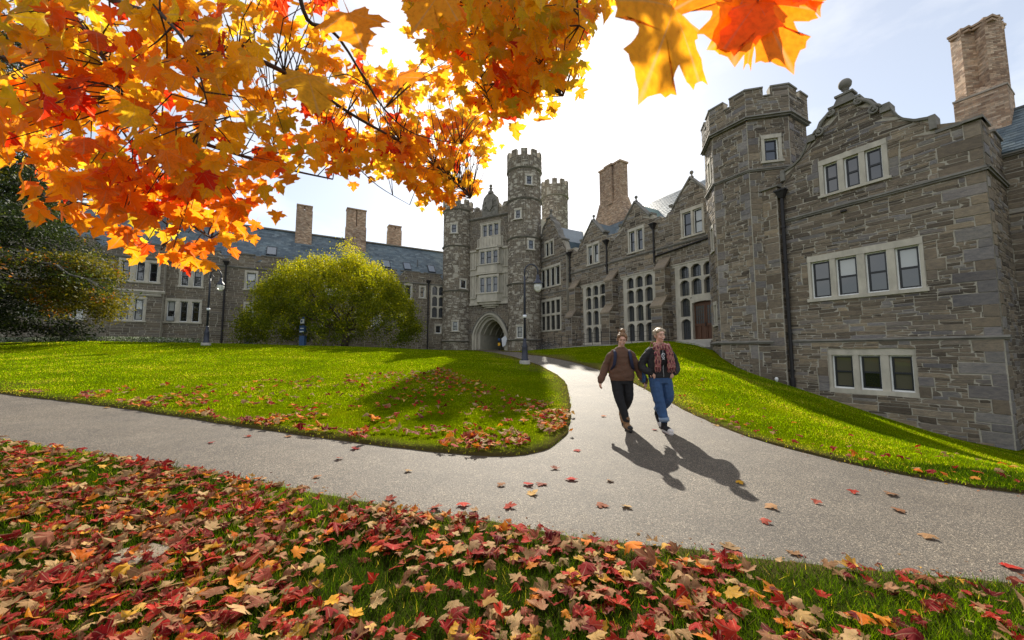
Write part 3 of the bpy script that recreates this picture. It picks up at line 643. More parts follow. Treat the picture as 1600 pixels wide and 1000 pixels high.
# turret
TC = Vector((15, 23)); TR = 2.69; n0 = math.atan2(-.5, -.866); V8 = [TC + Vector((math.cos(n0 + R(22.5 + 45 * k)), math.sin(n0 + R(22.5 + 45 * k)))) * TR for k in range(-4, 4)]
tparts = []; tb = MB(); cren = MB(); cop = MB()
for i in range(8):
    a, c = V8[i], V8[(i + 1) % 8]; L = (c - a).length; mid = (a + c) / 2; nrm = (mid - TC).normalized()
    F = Frame(a.x, a.y, math.degrees(math.atan2(c.x - a.x, c.y - a.y))); F.n = Vector((nrm.x, nrm.y, 0))
    facing = nrm.dot(-mid.normalized()) > -.35
    hs = []
    if i == 4: hs.append(window(blk, F, row([(.82, 1.5)], 11.92, 13.22), jamb=.16, head=.22, sill=.12, seed=9, hood=False, over=.1))
    if i == 2:
        hs.append(window(blk, F, row([(.9, 1.35)], 11.8, 13.3), jamb=.16, head=.22, sill=.12, seed=10, hood=False)); hs.append(window(blk, F, row([(.9, 1.35)], 7.6, 9.0), jamb=.16, head=.22, sill=.12, seed=10, hood=False)); hs.append(window(blk, F, row([(.9, 1.35)], 3.0, 4.2), jamb=.16, head=.22, sill=.12, seed=10, hood=False))
    notch = [(L / 2 - .17, L / 2 + .17, 15.7, 17)]
    backing(tb, F, -.02, L + .02, -1.5, 14.5, hs, None, .3)
    F2 = Frame(a.x + nrm.x * .12, a.y + nrm.y * .12, math.degrees(math.atan2(c.x - a.x, c.y - a.y))); F2.n = F.n
    backing(cren, F2, -.05, L + .05, 14.5, 16.15, notch, None, .42)
    if facing:
        bands = [(-1, L + 1, 14.45, 14.62), (-1, L + 1, 11.4, 11.56), (-1, L + 1, 1.76, 1.92)]
        sq = []; z = -1.2; k = i % 2; rr = random.Random(40 + i)
        while z < 14:
            h = rr.uniform(.28, .5); w = rr.uniform(.15, .65)
            if not any(z < b_[3] and z + h > b_[2] for b_ in bands): sq.append((0, w, z, z + h)); sq.append((L - rr.uniform(.18, .6), L, z, z + h))
            z += h; k += 1
        sq = [q for q in sq if all(q[0] >= o[1] or q[1] <= o[0] or q[2] >= o[3] or q[3] <= o[2] for o in hs)]
        tparts.append((F, rubble(F, 0, L, -1.4, 14.48, hs + bands, None, 20 + i, (.1, .24), (.38, 1.0), .008, True, special=sq)))
        tparts.append((F2, rubble(F2, -.05, L + .05, 14.62, 16.15, notch, None, 60 + i, (.13, .28), (.35, .8), .009, True)))
        strip(blk, F, -.08, L + .08, 14.42, .2, .26); strip(blk, F, -.04, L + .04, 11.4, .16, .12); strip(blk, F, -.06, L + .06, 1.76, .16, .17, 'plinth_course')
    for q in ((-.08, L / 2 - .17, 16.15, 16.24), (L / 2 + .17, L + .08, 16.15, 16.24), (L / 2 - .17, L / 2 + .17, 15.66, 15.73)): cop.box(F2, *q, -.46, .06)
tb.build('turret_wall', 'mortar', blk); cren.build('turret_parapet', 'mortar', blk); cop.build('turret_coping', 'dark_limestone', blk)
n8 = [tuple(TC + (v - TC) * .97) for v in V8]; solid(blk, 'turret_roof', n8, 14.4, 14.6, 'lead_grey')
wall_with_stones(blk, [(FB, st), (FBp, st_p), (FS, st_s), (FE, st_e), (FP, st_pier), (FPs, st_ps)] + tparts, 300)
# body behind the faced walls and the roofs
solid(blk, 'rear_walls', [FB(-2.0, 0, -.6).xy, FB(5.5, 0, -.6).xy, FB(5.5, 0, -11).xy, FB(-9, 0, -11).xy, FB(-9, 0, -3.8).xy, FB(-2.0, 0, -3.8).xy], -4, 9.6, 'mortar')
roof = roof_slab(blk, FB, -9, 5.6, ((-3.15, 9.75), (-5.9, 12.5))); roof_slab(roof, FB, -9, 5.6, ((-8.65, 9.75), (-5.9, 12.5)), name='rear_slope')
sl = slates(FB, -7.6, .2, ((-3.12, 9.72), (-5.9, 12.5)), 4, .34, .24)
sl.sort(key=lambda q: -(q[0][0]).x); sl.sort(key=lambda q: abs(q[0][0].x - 21.0))
for q, t in sl[:150]: MB().hexa(q, t).build('slate', 'slate', roof, rel=False)
mb = MB(); [mb.hexa(q, t) for q, t in sl[150:]]; tag(mb.build('slate_courses', 'slate', roof, rel=False), kind='stuff')
mb = MB()   # gable cross roof
mb.add([FB(-.9, 10.2, -.5), FB(GC, 12.4, -.5), FB(4.7, 10.2, -.5), FB(-.9, 10.2, -4.5), FB(GC, 12.4, -5.6), FB(4.7, 10.2, -4.5)], ((0, 1, 4, 3), (1, 2, 5, 4))); mb.build('gable_roof', 'slate', blk)
MB().box(FB, -9, 5.6, 12.46, 12.56, -6.0, -5.8).build('ridge_capping', 'lead_grey', blk)
# brick chimney with clustered shafts
chim = FB(-1.5, 0, -5.6)
base, mbk = brickwork(blk, chim.x, chim.y, -30, 1.62, 1.5, 11.0, 13.45)
base2, m2 = None, mbk
MB().box(FB, -2.34, -.66, 13.4, 13.48, -6.4, -4.8).build('offset_course', 'brick_mortar', base, rel=False)
for k, (du, dd) in enumerate(((.36, .3), (-.36, .3), (.36, -.36), (-.36, -.36), (0, -.05))):
    p = FB(-1.5 + du, 0, -5.6 + dd); az = -30 + (45 if k < 9 else 0)
    if k == 4: continue
    s_, mm = brickwork(base, p.x, p.y, -30 + 45, .62, .62, 13.45, 17.0, 'shaft'); m2.add(mm.v, mm.f); m2.t[-len(mm.f):] = mm.t
    cap = MB(); a = R(15)
    for z0_, e in ((16.72, .06), (16.86, .1)):
        q = [Vector((p.x, p.y, 0)) + Vector((math.cos(a + R(45) + R(90) * i), math.sin(a + R(45) + R(90) * i), 0)) * (.44 + e * 1.2) for i in range(4)]
        cap.hexa([(v.x, v.y, z0_) for v in q] + [(v.x, v.y, z0_ + .1) for v in q])
    cap.build('shaft_cap', 'brick', base, rel=False)
for k, (w_, z_) in enumerate(((1.5, 13.48), (1.36, 13.57), (1.2, 13.66), (1.04, 13.75))):
    s_, mm = brickwork(base, chim.x, chim.y, -30, w_, w_ * .94, z_, z_ + .09, 'corbel'); m2.add(mm.v, mm.f); m2.t[-len(mm.f):] = mm.t
tag(m2.build('brickwork', 'brick', base, rel=False), kind='stuff')
# ================================================================== the hall wing with its tall windows
hall = empty('hall_wing', FH(8, Z(*FH(8, 0).xy), 0)); tag(hall, 'stone hall wing with tall leaded windows, stepped buttresses and a row of pointed gables', 'building')
hh = []
gab = (.6, 6.1, 11.65)
rows = ((6.95, 7.92), (5.6, 6.82), (4.0, 5.42), (2.25, 3.82))
for k, c in enumerate(gab):
    cols = [(c + .4, c + 1.2), (c - .6, c + .22), (c - 1.58, c - .8)]
    if k == 1: cols = [(6.44, 7.24), (5.42, 6.22), (4.4, 5.2)]
    if k == 2: cols = [(11.98, 12.78), (10.95, 11.75), (9.92, 10.72)]
    cells = [(a, b2, z0, z1) for ri, (z0, z1) in enumerate(rows) for ci, (a, b2) in enumerate(cols) if not (k == 0 and ri > 1 and ci > 0)]
    hh.append(window(hall, FH, cells, jamb=.42, head=.2, sill=.2, sash=False, arch=.24, lattice=(4, 7), glass='glass_lead', deep=.3, seed=k, over=.25, void=[(-1.13, .98, 2.0, 5.42)] if k == 0 else ()))
    w2 = [(c + .05, c + .78), (c - .85, c - .12)]
    if k: w2 = [(c + .1, c + .72), (c - .8, c - .12)]
    hh.append(window(hall, FH, row(w2, 10.2, 12.08), jamb=.16, head=.26, sill=.14, blind=.3, seed=20 + k, over=.12, hood=False))
# door under the big window by the turret
dz0, dz1 = 2.12, 4.85; mb = MB(); mb.box(FH, .83, .98, dz0, 5.35, -.25, .047); mb.box(FH, -1.13, -.98, dz0, 5.35, -.25, .047)
ap = arc_top(-.98, .83, 4.96, .12, 9); mb.prism(FH, ap + [(.83, 5.42), (-.98, 5.42)], -.3, .048)
door = mb.build('door', 'limestone', hall)
for a, c in ((-.97, -.085), (-.065, .82)):
    lf = MB(); lf.box(FH, a, c, dz0, 5.1, -.3, -.24); w_ = c - a
    for q in ((a, a + .11, dz0, 5.1), (c - .11, c, dz0, 5.1), (a + .11, c - .11, dz0, dz0 + .18), (a + .11, c - .11, 3.25, 3.42), (a + .11, c - .11, 4.75, 4.95), (a + w_ / 2 - .05, a + w_ / 2 + .05, dz0 + .18, 3.25)): lf.box(FH, *q, -.24, -.19)
    L_ = lf.build('door_leaf', 'oak_door', door, rel=False)
    MB().box(FH, a + .11, c - .11, 3.42, 4.75, -.238, -.225).build('door_pane', 'glass_lead', door, rel=False)
    lt = MB()
    for k in range(1, 4): u = a + .11 + (w_ - .22) * k / 4; lt.box(FH, u - .014, u + .014, 3.42, 4.75, -.225, -.2)
    for k in range(1, 5): z = 3.42 + 1.33 * k / 5; lt.box(FH, a + .11, c - .11, z - .014, z + .014, -.223, -.202)
    lt.build('door_lattice', 'oak_door', door, rel=False)
MB().box(FH, -.1, -.06, 3.2, 3.5, -.19, -.12).build('door_handle', 'iron', door, rel=False)
# bay with the curly gable next to the gate
FA = Frame(14, 28, -30, .3); ha = []
ha.append(window(hall, FA, row([(19.5, 18.85), (18.65, 18.0)], 12.55, 14.15), jamb=.18, head=.26, sill=.14, seed=31, hood=False, over=.1))
ha.append(window(hall, FA, row([(20.45, 19.68), (19.5, 18.72), (18.52, 17.75), (17.55, 16.78)], 8.9, 11.05), jamb=.18, head=.28, sill=.16, seed=32, hood=False, over=.12))
ha.append(window(hall, FA, row([(20.45, 19.68), (19.5, 18.72), (18.52, 17.75), (17.55, 16.78)], 5.75, 7.2) + row([(20.45, 19.68), (19.5, 18.72), (18.52, 17.75), (17.55, 16.78)], 3.85, 5.5), jamb=.2, head=.28, sill=.16, sash=False, lattice=(2, 3), seed=33, hood=False, over=.12))
top_h = lambda u: max(12.55, max(14.65 - abs(u - c) * 1.15 if abs(u - c) < 1.62 else 0 for c in gab))
def top_h(u):
    z = 12.55 if (u % 2.75) > .5 else 12.0
    for c in gab:
        a = abs(u - c)
        if a < 1.62: z = 14.6 - a * 1.12
        elif a < 1.85: z = 13.0
    return z
ga = interp([(0, 17.0), (.35, 17.0), (.5, 16.6), (1.0, 16.3), (1.3, 15.9), (1.35, 15.4), (1.7, 15.2), (1.75, 14.8), (2.0, 14.3), (2.5, 13.9), (2.9, 13.8), (2.91, 12.6), (5, 12.6)])
top_a = lambda u: ga(abs(u - 18.75))
bk = MB(); backing(bk, FH, -3.5, 15.7, 1.2, 14.65, hh + [(-.98, .83, dz0, 5.35)], top_h, .5, .25); backing(bk, FA, 15.6, 22.2, .9, 17.05, ha, top_a, .7, .2)
bk.build('wall', 'mortar', hall)
hs = [(FH, rubble(FH, -3.5, 15.7, 1.3, 14.65, hh + [(-1.13, .98, dz0, 5.42)], top_h, 71, (.13, .27), (.4, .95), .012)), (FA, rubble(FA, 15.6, 22.2, 1.0, 17.05, ha, top_a, 72, (.14, .3), (.4, .95), .012))]
# buttresses
for c in (3.1, 8.8, 14.15):
    b_ = MB(); w_ = .52; b_.box(FH, c - w_, c + w_, 1.2, 5.0, -.1, 1.25); b_.box(FH, c - w_ + .06, c + w_ - .06, 5.0, 8.05, -.1, .75); bo = b_.build('buttress', 'mortar', hall)
    nsl = 4
    for (z0_, z1_, d0_, d1_, w2_) in ((4.95, 5.8, 1.33, .6, w_ + .08), (8.0, 9.0, .83, -.02, w_ + .02)):
        sl_ = MB()
        for k in range(nsl):
            t0, t1 = k / nsl, (k + 1) / nsl; za, zb, da, db = z0_ + (z1_ - z0_) * t0, z0_ + (z1_ - z0_) * t1, d0_ + (d1_ - d0_) * t0, d0_ + (d1_ - d0_) * t1
            sl_.hexa([FH(c - w2_, za, da), FH(c + w2_, za, da), FH(c + w2_, zb, db), FH(c - w2_, zb, db), FH(c - w2_, za - .16, da - .02), FH(c + w2_, za - .16, da - .02), FH(c + w2_, zb - .1, db - .14), FH(c - w2_, zb - .1, db - .14)], (.6 + .1 * (k % 2), .8 - .2 * k % 1, .5))
        sl_.build('weathering', 'stone', bo, rel=False)
    fr = Frame(14, 28, -30, 1.25); hs.append((fr, rubble(fr, c - w_, c + w_, 1.2, 4.9, (), None, int(c * 9), (.2, .42), (.5, 1.1), .012)))
    fr = Frame(14, 28, -30, .75); hs.append((fr, rubble(fr, c - w_ + .06, c + w_ - .06, 5.0, 8.0, (), None, int(c * 9) + 1, (.2, .42), (.5, 1.1), .012)))
    for dd, zz0, zz1, ww in ((1.25, 1.2, 4.9, w_), (.75, 5, 8.0, w_ - .06)):
        q = FH(c - ww, 0, dd); fs_ = Frame(q.x, q.y, 60); fs_.n = -FH.d; hs.append((fs_, rubble(fs_, 0, dd, zz0, zz1, (), None, int(c * 5) + 3, (.18, .4), (.3, .8), .012)))
wall_with_stones(hall, hs, 0)
strip(hall, FH, -3.4, 15.6, 9.72, .16, .12); strip(hall, FA, 15.6, 22.2, 12.0, .15, .1); strip(hall, FA, 15.6, 22.2, 8.0, .12, .08)
for c in gab:
    cp = MB()
    for s in (-1, 1):
        a, b2 = (c, c + s * 1.66); za, zb = 14.62, 14.6 - 1.66 * 1.12
        cp.hexa([FH(a, za, .08), FH(b2, zb, .08), FH(b2, zb + .15, .1), FH(a, za + .17, .1), FH(a, za, -.55), FH(b2, zb, -.55), FH(b2, zb + .15, -.57), FH(a, za + .17, -.57)])
        e0, e1 = sorted((c + s * 1.6, c + s * 1.9)); cp.box(FH, e0, e1, 12.95, 13.12, -.55, .14)
    p = FH(c, 14.75, -.2); cp.lathe(p, [(.16, 0), (.12, .1), (.07, .14), (.07, .22)] + [(.15 * math.sin(a), .4 - .15 * math.cos(a)) for a in np.linspace(.4, 3.1, 7)], 10)
    cp.build('gable_coping', 'dark_limestone', hall)
cp = MB()
for s in (-1, 1):
    us = [18.75 + s * a for a in np.linspace(.3, 2.9, 34)]
    for a, c in zip(us[:-1], us[1:]):
        za, zc = top_a(a), top_a(c); cp.hexa([FA(a, za - .02, .1), FA(c, zc - .02, .1), FA(c, zc + .12, .12), FA(a, za + .12, .12), FA(a, za - .02, -.72), FA(c, zc - .02, -.72), FA(c, zc + .12, -.74), FA(a, za + .12, -.74)])
cp.box(FA, 18.3, 19.2, 17.0, 17.15, -.7, .14); p = FA(18.75, 17.15, -.3); cp.lathe(p, [(.3, 0), (.26, .2), (.16, .3), (.12, .5), (.2, .55), (.1, .62)] + [(.2 * math.sin(a), .85 - .2 * math.cos(a)) for a in np.linspace(.4, 3.1, 7)], 10)
cp.build('gable_coping', 'dark_limestone', hall)
for u, z0_, z1_, F in ((4.1, 8.75, 11.7, FH), (9.62, 8.8, 11.7, FH), (15.25, 8.9, 11.8, FH), (22.0, 1.4, 12.1, FA)): downpipe(hall, F, u, z0_, z1_, .12, .075)
mb = MB(); mb.tube([FH(4.0, 9.25, .12), FH(-1.2, 9.62, .12)], .07, 8); mb.build('sloping_pipe', 'iron', hall)
# roofs
roof = roof_slab(hall, FH, -4, 23, ((-.55, 11.7), (-5.2, 16.6))); roof_slab(roof, FH, -4, 23, ((-9.8, 11.7), (-5.2, 16.6)), name='rear_slope')
sl = slates(FH, -3.5, 17, ((-.55, 11.72), (-5.2, 16.6)), 8, .42, .32); mb = MB(); [mb.hexa(q, t) for q, t in sl]; tag(mb.build('slate_courses', 'slate', roof, rel=False), kind='stuff')
for c, zt in ((gab[0], 14.5), (gab[1], 14.5), (gab[2], 14.5), (18.75, 16.2)):
    w_ = 1.6 if zt < 15 else 2.9; zb = 12.75 if zt < 15 else 13.6; mb = MB(); dr = -(zt - 11.7) / 1.054 - .55
    mb.add([FH(c - w_, zb, -.4), FH(c, zt, -.4), FH(c + w_, zb, -.4), FH(c - w_, zb, -1.7 - (zb - 12.7)), FH(c, zt, dr), FH(c + w_, zb, -1.7 - (zb - 12.7))], ((0, 1, 4, 3), (1, 2, 5, 4))); mb.build('gable_roof', 'copper_slate' if c == gab[1] else 'slate', hall); [MB().box(FH, min(c + s * w_, c + s * (w_ - .25)), max(c + s * w_, c + s * (w_ - .25)), 11.0, zb - .02, -1.6 - (zb - 12.7), -.4).build('gable_cheek', 'slate', hall) for s in (-1, 1)]
solid(hall, 'rear_walls', [FH(-4, 0, -.6).xy, FH(23, 0, -.6).xy, FH(23, 0, -9.6).xy, FH(-4, 0, -9.6).xy], 0, 11.6, 'mortar')
# great brick chimney: broad foot, three stepped shafts
cq = FH(13.2, 0, -4.6); base, mb = brickwork(hall, cq.x, cq.y, -30, 4.3, 1.5, 13.6, 16.6)

for k in range(9):
    s_, mm = brickwork(base, cq.x, cq.y, -30, 4.2 - k * .1, 1.47 - k * .03, 16.6 + k * .17, 16.77 + k * .17, 'corbel'); n_ = len(mm.f); mb.add(mm.v, mm.f); mb.t[-n_:] = mm.t
for k in range(3):
    p = FH(14.3 - k * 1.1, 0, -4.6 + (.0, .2, .0)[k]); s_, mm = brickwork(base, p.x, p.y, -30, .98, 1.15, 17.6, 22.0, 'shaft'); n_ = len(mm.f); mb.add(mm.v, mm.f); mb.t[-n_:] = mm.t
    MB().box(Frame(p.x, p.y, -30), -.6, .6, 21.95, 22.15, -.66, .66).build('shaft_cap', 'brick', base, rel=False)
tag(mb.build('brickwork', 'brick', base, rel=False), kind='stuff')
# ================================================================== gate tower
gate = empty('gate_tower', FG(5, Z(*FG(5, 0).xy), 0)); tag(gate, 'tall stone gate tower with battlemented round turrets, stone oriel and pointed archway', 'building')
face_r = math.atan2(-46, -1.5); TRc = (1.53, 46.0); TLc = FG(10.0, 0, 0)
def turret(cx, cy, r, z0, z1, bands, wins, seed, ztop, notch_z, nc=10):
    F = Round(cx, cy, r, math.atan2(-cy, -cx)); circ = math.pi * r; hs_ = []
    for (u, a0, a1, w_) in wins: hs_.append(window(gate, lambda u_, z_, d_=0: F(u_, z_, d_ + .12), row([(u - w_ / 2, u + w_ / 2)], a0, a1), jamb=.16, head=.22, sill=.12, seed=seed, hood=False, over=.16, sash=True, deep=.14))
    wb = MB(); n = 40
    for k in range(n):
        a, c = -circ + 2 * circ * k / n, -circ + 2 * circ * (k + 1) / n; wb.add([F(a, z0, 0), F(c, z0, 0), F(c, z1, 0), F(a, z1, 0)], ((0, 1, 2, 3),))
    wb.build('turret_wall', 'mortar', gate)
    st_ = rubble(F, -circ * .62, circ * .62, z0, z1, hs_ + [(-99, 99, b_, b_ + .2) for b_ in bands], None, seed, (.14, .28), (.35, .75), .012)
    Fp = Round(cx, cy, r + .12, math.atan2(-cy, -cx)); cp_ = math.pi * (r + .12); pb = MB(); ntc = []
    for k in range(nc):
        a = -cp_ + 2 * cp_ * (k + .5) / nc; ntc.append((a - .28, a + .28, notch_z, 99))
    us = sorted({-cp_, cp_} | {x for h in ntc for x in h[:2]})
    for a, c in zip(us[:-1], us[1:]):
        t = notch_z if any(h[0] <= (a + c) / 2 <= h[1] for h in ntc) else ztop
        for q in range(3):
            x0, x1 = a + (c - a) * q / 3, a + (c - a) * (q + 1) / 3; pb.hexa([Fp(x0, z1, 0), Fp(x1, z1, 0), Fp(x1, t, 0), Fp(x0, t, 0), Fp(x0, z1, -.4), Fp(x1, z1, -.4), Fp(x1, t, -.4), Fp(x0, t, -.4)])
    pb.build('turret_parapet', 'mortar', gate)
    sp_ = rubble(Fp, -cp_ * .98, cp_ * .98, z1 + .1, ztop, ntc, None, seed + 1, (.2, .4), (.35, .7), .014)
    for b_ in list(bands) + [z1 - .1]: ring(gate, F, -circ, circ, b_, .24, .2, 36)
    cc = MB(); cc.lathe((cx, cy, 0), [(r - .1, z1 - .2), (.2, z1 + .1)], 24); cc.build('turret_roof', 'lead_grey', gate)
    return [(F, st_), (Fp, sp_)]
gs = turret(*TRc, 2.02, .8, 23.3, (19.4, 14.7, 9.2, 2.6), [(.55, 21.1, 22.2, .62), (-.75, 17.0, 18.05, .6), (.75, 13.3, 14.4, .62), (-.55, 2.95, 4.25, .62)], 91, 25.6, 24.8)
gs += turret(TLc.x, TLc.y, 1.9, .8, 20.0, (15.0, 9.1, 2.6), [(-.5, 16.75, 17.9, .66), (.75, 9.5, 10.6, .7), (-.2, 4.0, 5.2, .6)], 95, 21.4, 20.7)
bt = MB(); gs += turret(6.65, 58, 2.0, 8, 25.0, (), [], 99, 27.5, 26.7)
hg = []
F6 = Frame(1.53, 46, -62, .75)
for z0_, z1_ in ((8.75, 10.7), (12.4, 14.05)): hg.append(window(gate, F6, row([(5.95, 5.25), (5.05, 4.25), (4.05, 3.35)], z0_, z1_), jamb=.15, head=.3, sill=.12, arch=0, seed=int(z0_), hood=False, over=.0, deep=.16))
hg = [window(gate, FG, row([(6.05, 5.4), (5.22, 4.55), (4.37, 3.7)], 16.2, 17.75), jamb=.3, head=.25, sill=.12, seed=41, hood=True, over=.1)]
# archway: jambs cut back in steps
acx = 4.9; def_arch = lambda hw, zs, zt, n=13: [(acx - hw + 2 * hw * k / (n - 1), zs + (zt - zs) * (1 - abs(2 * k / (n - 1) - 1) ** 1.9) ** .8) for k in range(n)]
am = MB()
for hw, zt, d0_, d1_, nxt in ((2.62, 6.3, -.3, .12, 2.35), (2.35, 6.05, -.75, -.12, 2.1), (2.1, 5.8, -1.3, -.5, 1.75)):
    o_ = def_arch(hw, 3.6, zt, 17); i_ = def_arch(nxt, 3.6, zt - (hw - nxt) * 1.0, 17)
    for a, c, e, f_ in zip(o_[:-1], o_[1:], i_[1:], i_[:-1]): am.prism(FG, [a, c, e, f_], d0_, d1_)
    for s in (-1, 1):
        a, c = sorted((acx + s * hw, acx + s * nxt)); am.box(FG, a, c, 1.1, 3.6, d0_, d1_)
arch = am.build('arch_moulding', 'limestone', gate)
lb = MB(); o_ = def_arch(2.75, 3.6, 6.45, 17); i_ = def_arch(2.63, 3.6, 6.32, 17)
for a, c, e, f_ in zip(o_[:-1], o_[1:], i_[1:], i_[:-1]): lb.prism(FG, [a, c, e, f_], -.1, .22)
lb.build('hood_mould', 'dark_limestone', arch, rel=False)
arch_hole = [(acx + s * 2.62 if s < 0 else acx, acx if s < 0 else acx + 2.62, 1, 3.6) for s in (-1, 1)]
prof = def_arch(2.62, 3.6, 6.3, 17); arch_holes = [(prof[k][0], prof[k + 1][0], .5, max(prof[k][1], prof[k + 1][1]) - .05) for k in range(16)]
gb = MB(); top_g = lambda u: 20.4 if (u % 1.5) > .55 else 19.7
panel = (2.1, 7.9, 7.5, 14.3)
backing(gb, FG, 1.6, 8.4, .8, 20.4, hg + arch_holes, top_g, .6, .5); gb.build('wall', 'mortar', gate)
gs.append((FG, rubble(FG, 1.7, 8.3, .9, 20.4, hg + arch_holes + [panel, (1, 9, 18.6, 18.85)], top_g, 103, (.16, .32), (.35, .8), .014)))
wall_with_stones(gate, gs, 0, bevel=False, mat='stone_soft')
strip(gate, FG, 1.6, 8.4, 18.6, .25, .25)
# limestone front with blind panels and the three-sided oriel
pm = MB(); pm.box(FG, *panel, -.05, .06); pm.box(FG, 2.1, 7.9, 14.3, 14.55, -.05, .22); pm.box(FG, 2.1, 7.9, 11.15, 11.35, .0, .2); pm.box(FG, 2.1, 7.9, 7.3, 7.6, -.05, .25)
for z0_, z1_ in ((7.6, 11.1), (11.4, 14.2)):
    for u in (2.2, 2.62, 2.95, 6.95, 7.3, 7.75): pm.box(FG, u - .06, u + .06, z0_ + .7, z1_, .05, .15)
    pm.box(FG, 2.1, 2.95, z0_ + .55, z0_ + .72, .04, .18); pm.box(FG, 6.95, 7.9, z0_ + .55, z0_ + .72, .04, .18)
pf = pm.build('panelled_front', 'limestone', gate)
om = MB()
def canted(z0_, z1_, w_, d_, in_=.55):
    q = [(acx - w_, 0), (acx - w_ + in_, d_), (acx + w_ - in_, d_), (acx + w_, 0)]; vs = [FG(u, z0_, d) for u, d in q] + [FG(u, z1_, d) for u, d in q]
    om.add(vs, [(0, 1, 2, 3), (4, 5, 6, 7), (0, 1, 5, 4), (1, 2, 6, 5), (2, 3, 7, 6), (3, 0, 4, 7)])
canted(7.6, 8.6, 2.0, .78); canted(11.35, 12.28, 2.0, .78); canted(14.4, 14.6, 2.1, .9); canted(11.1, 11.3, 2.08, .88); canted(8.6, 8.75, 2.08, .88); canted(12.28, 12.4, 2.08, .88); canted(14.35, 16.0, 1.95, .25)
canted(8.75, 11.1, 1.9, .5); canted(12.4, 14.35, 1.9, .5)
for (z0_, w_, d_) in ((7.3, 1.8, .6), (7.05, 1.3, .42), (6.85, .9, .25)): canted(z0_, z0_ + .3, w_, d_)
for u in np.linspace(acx - 1.7, acx + 1.7, 9): om.box(FG, u - .05, u + .05, 14.75, 15.9, .2, .32)
ori = om.build('oriel', 'limestone', gate)
cs = MB(); rc = random.Random(8)   # carved coat of arms on the parapet
cs.prism(FG, [(acx - 1.15, 18.9), (acx + 1.15, 18.9), (acx + 1.2, 20.3), (acx + .95, 21.3), (acx + .45, 21.8), (acx - .45, 21.8), (acx - .95, 21.3), (acx - 1.2, 20.3)], -.4, .12)
cs.prism(FG, [(acx - .45, 20.9), (acx + .45, 20.9), (acx + .45, 20.0), (acx, 19.4), (acx - .45, 20.0)], .1, .28)
for k in range(46):
    a = rc.uniform(0, 6.28); rr_ = rc.uniform(.5, 1.05); u, z = acx + rr_ * math.cos(a), 20.15 + rr_ * 1.15 * math.sin(a); w_ = rc.uniform(.06, .14)
    p = FG(u, z, .13); cs.lathe((p.x, p.y, z - w_), [(w_ * .5, 0), (w_, w_), (w_ * .5, 2 * w_)], 6)
p = FG(acx, 21.8, -.1); cs.lathe(p, [(.4, 0), (.36, .3), (.2, .4), (.16, .7), (.26, .75), (.1, .85)] + [(.22 * math.sin(a), 1.08 - .22 * math.cos(a)) for a in np.linspace(.4, 3.1, 7)], 10)
cs.build('coat_of_arms', 'dark_limestone', gate)
# vaulted passage behind the arch
ps = MB(); i_ = def_arch(1.75, 3.6, 5.45, 17)
for k in range(5):
    d0_, d1_ = -1.3 - k * 1.5, -1.3 - (k + 1) * 1.5
    for a, c in zip(i_[:-1], i_[1:]): ps.add([FG(a[0], a[1], d0_), FG(c[0], c[1], d0_), FG(c[0], c[1], d1_), FG(a[0], a[1], d1_)], ((0, 1, 2, 3),))
    for s in (-1, 1): ps.add([FG(acx + s * 1.75, 1.1, d0_), FG(acx + s * 1.75, 3.6, d0_), FG(acx + s * 1.75, 3.6, d1_), FG(acx + s * 1.75, 1.1, d1_)], ((0, 1, 2, 3),))
    ib = def_arch(1.6, 3.6, 5.25, 17)
    for a, c, e, f_ in zip(i_[:-1], i_[1:], ib[1:], ib[:-1]): ps.prism(FG, [a, c, e, f_], d0_ - .25, d0_)
ps.add([FG(acx - 1.8, 1.0, -8.8), FG(acx + 1.8, 1.0, -8.8), FG(acx + 1.8, 5.6, -8.8), FG(acx - 1.8, 5.6, -8.8)], ((0, 1, 2, 3),))
pas = ps.build('vaulted_passage', 'plaster', gate)
MB().box(FG, acx - 1.0, acx - .1, 1.5, 4.0, -8.75, -8.6).build('inner_door', 'oak_door', pas, rel=False)
solid(gate, 'rear_walls', [FG(1.4, 0, -1.9).xy, FG(8.6, 0, -1.9).xy, FG(8.6, 0, -11).xy, FG(1.4, 0, -11).xy], 6.2, 19.0, 'mortar')
solid(gate, 'side_walls', [FG(7.0, 0, -.7).xy, FG(10.2, 0, -.7).xy, FG(10.2, 0, -11).xy, FG(7.0, 0, -11).xy], 0, 19.0, 'mortar'); solid(gate, 'side_walls', [FG(-.4, 0, -.7).xy, FG(2.8, 0, -.7).xy, FG(2.8, 0, -11).xy, FG(-.4, 0, -11).xy], 0, 18.9, 'mortar')
mb = MB(); mb.tube([(6.65, 58, 25), (6.65, 58, 31.5)], [.05, .03], 6); tag(mb.build('flagpole', 'lead_grey'), 'thin bare flagpole on the rear battlemented turret', 'flagpole')
mb = MB(); mb.tube([FG(3.0, 19, -1.2), FG(3.0, 24.5, -1.2)], [.04, .02], 6); tag(mb.build('mast', 'lead_grey'), 'thin short mast on the gate roof beside the carved crest', 'mast')
# notices and bin by the archway
q = acx - 1.9
mb = MB(); mb.prism(FG, [(q + .05, 3.0), (q - .5, 3.35), (q - .75, 2.9), (q - .5, 2.1), (q - .1, 1.95)], -.05 + .3, -.02 + .3); tag(mb.build('white_notice', 'paper'), 'white paper notice hung beside the gate archway', 'notice')
mb = MB(); mb.tube([FG(q + .3, 1.5, .4), FG(q + .3, 3.0, .4)], .04, 6); pst = mb.build('sign_post', 'iron'); tag(pst, 'small post with blue and yellow plates under the archway', 'sign'); MB().box(FG, q + .14, q + .46, 2.72, 3.0, .4, .46).build('blue_plate', 'phone_blue', pst); MB().box(FG, q + .14, q + .46, 2.1, 2.45, .4, .46).build('yellow_plate', 'yellow_sign', pst)
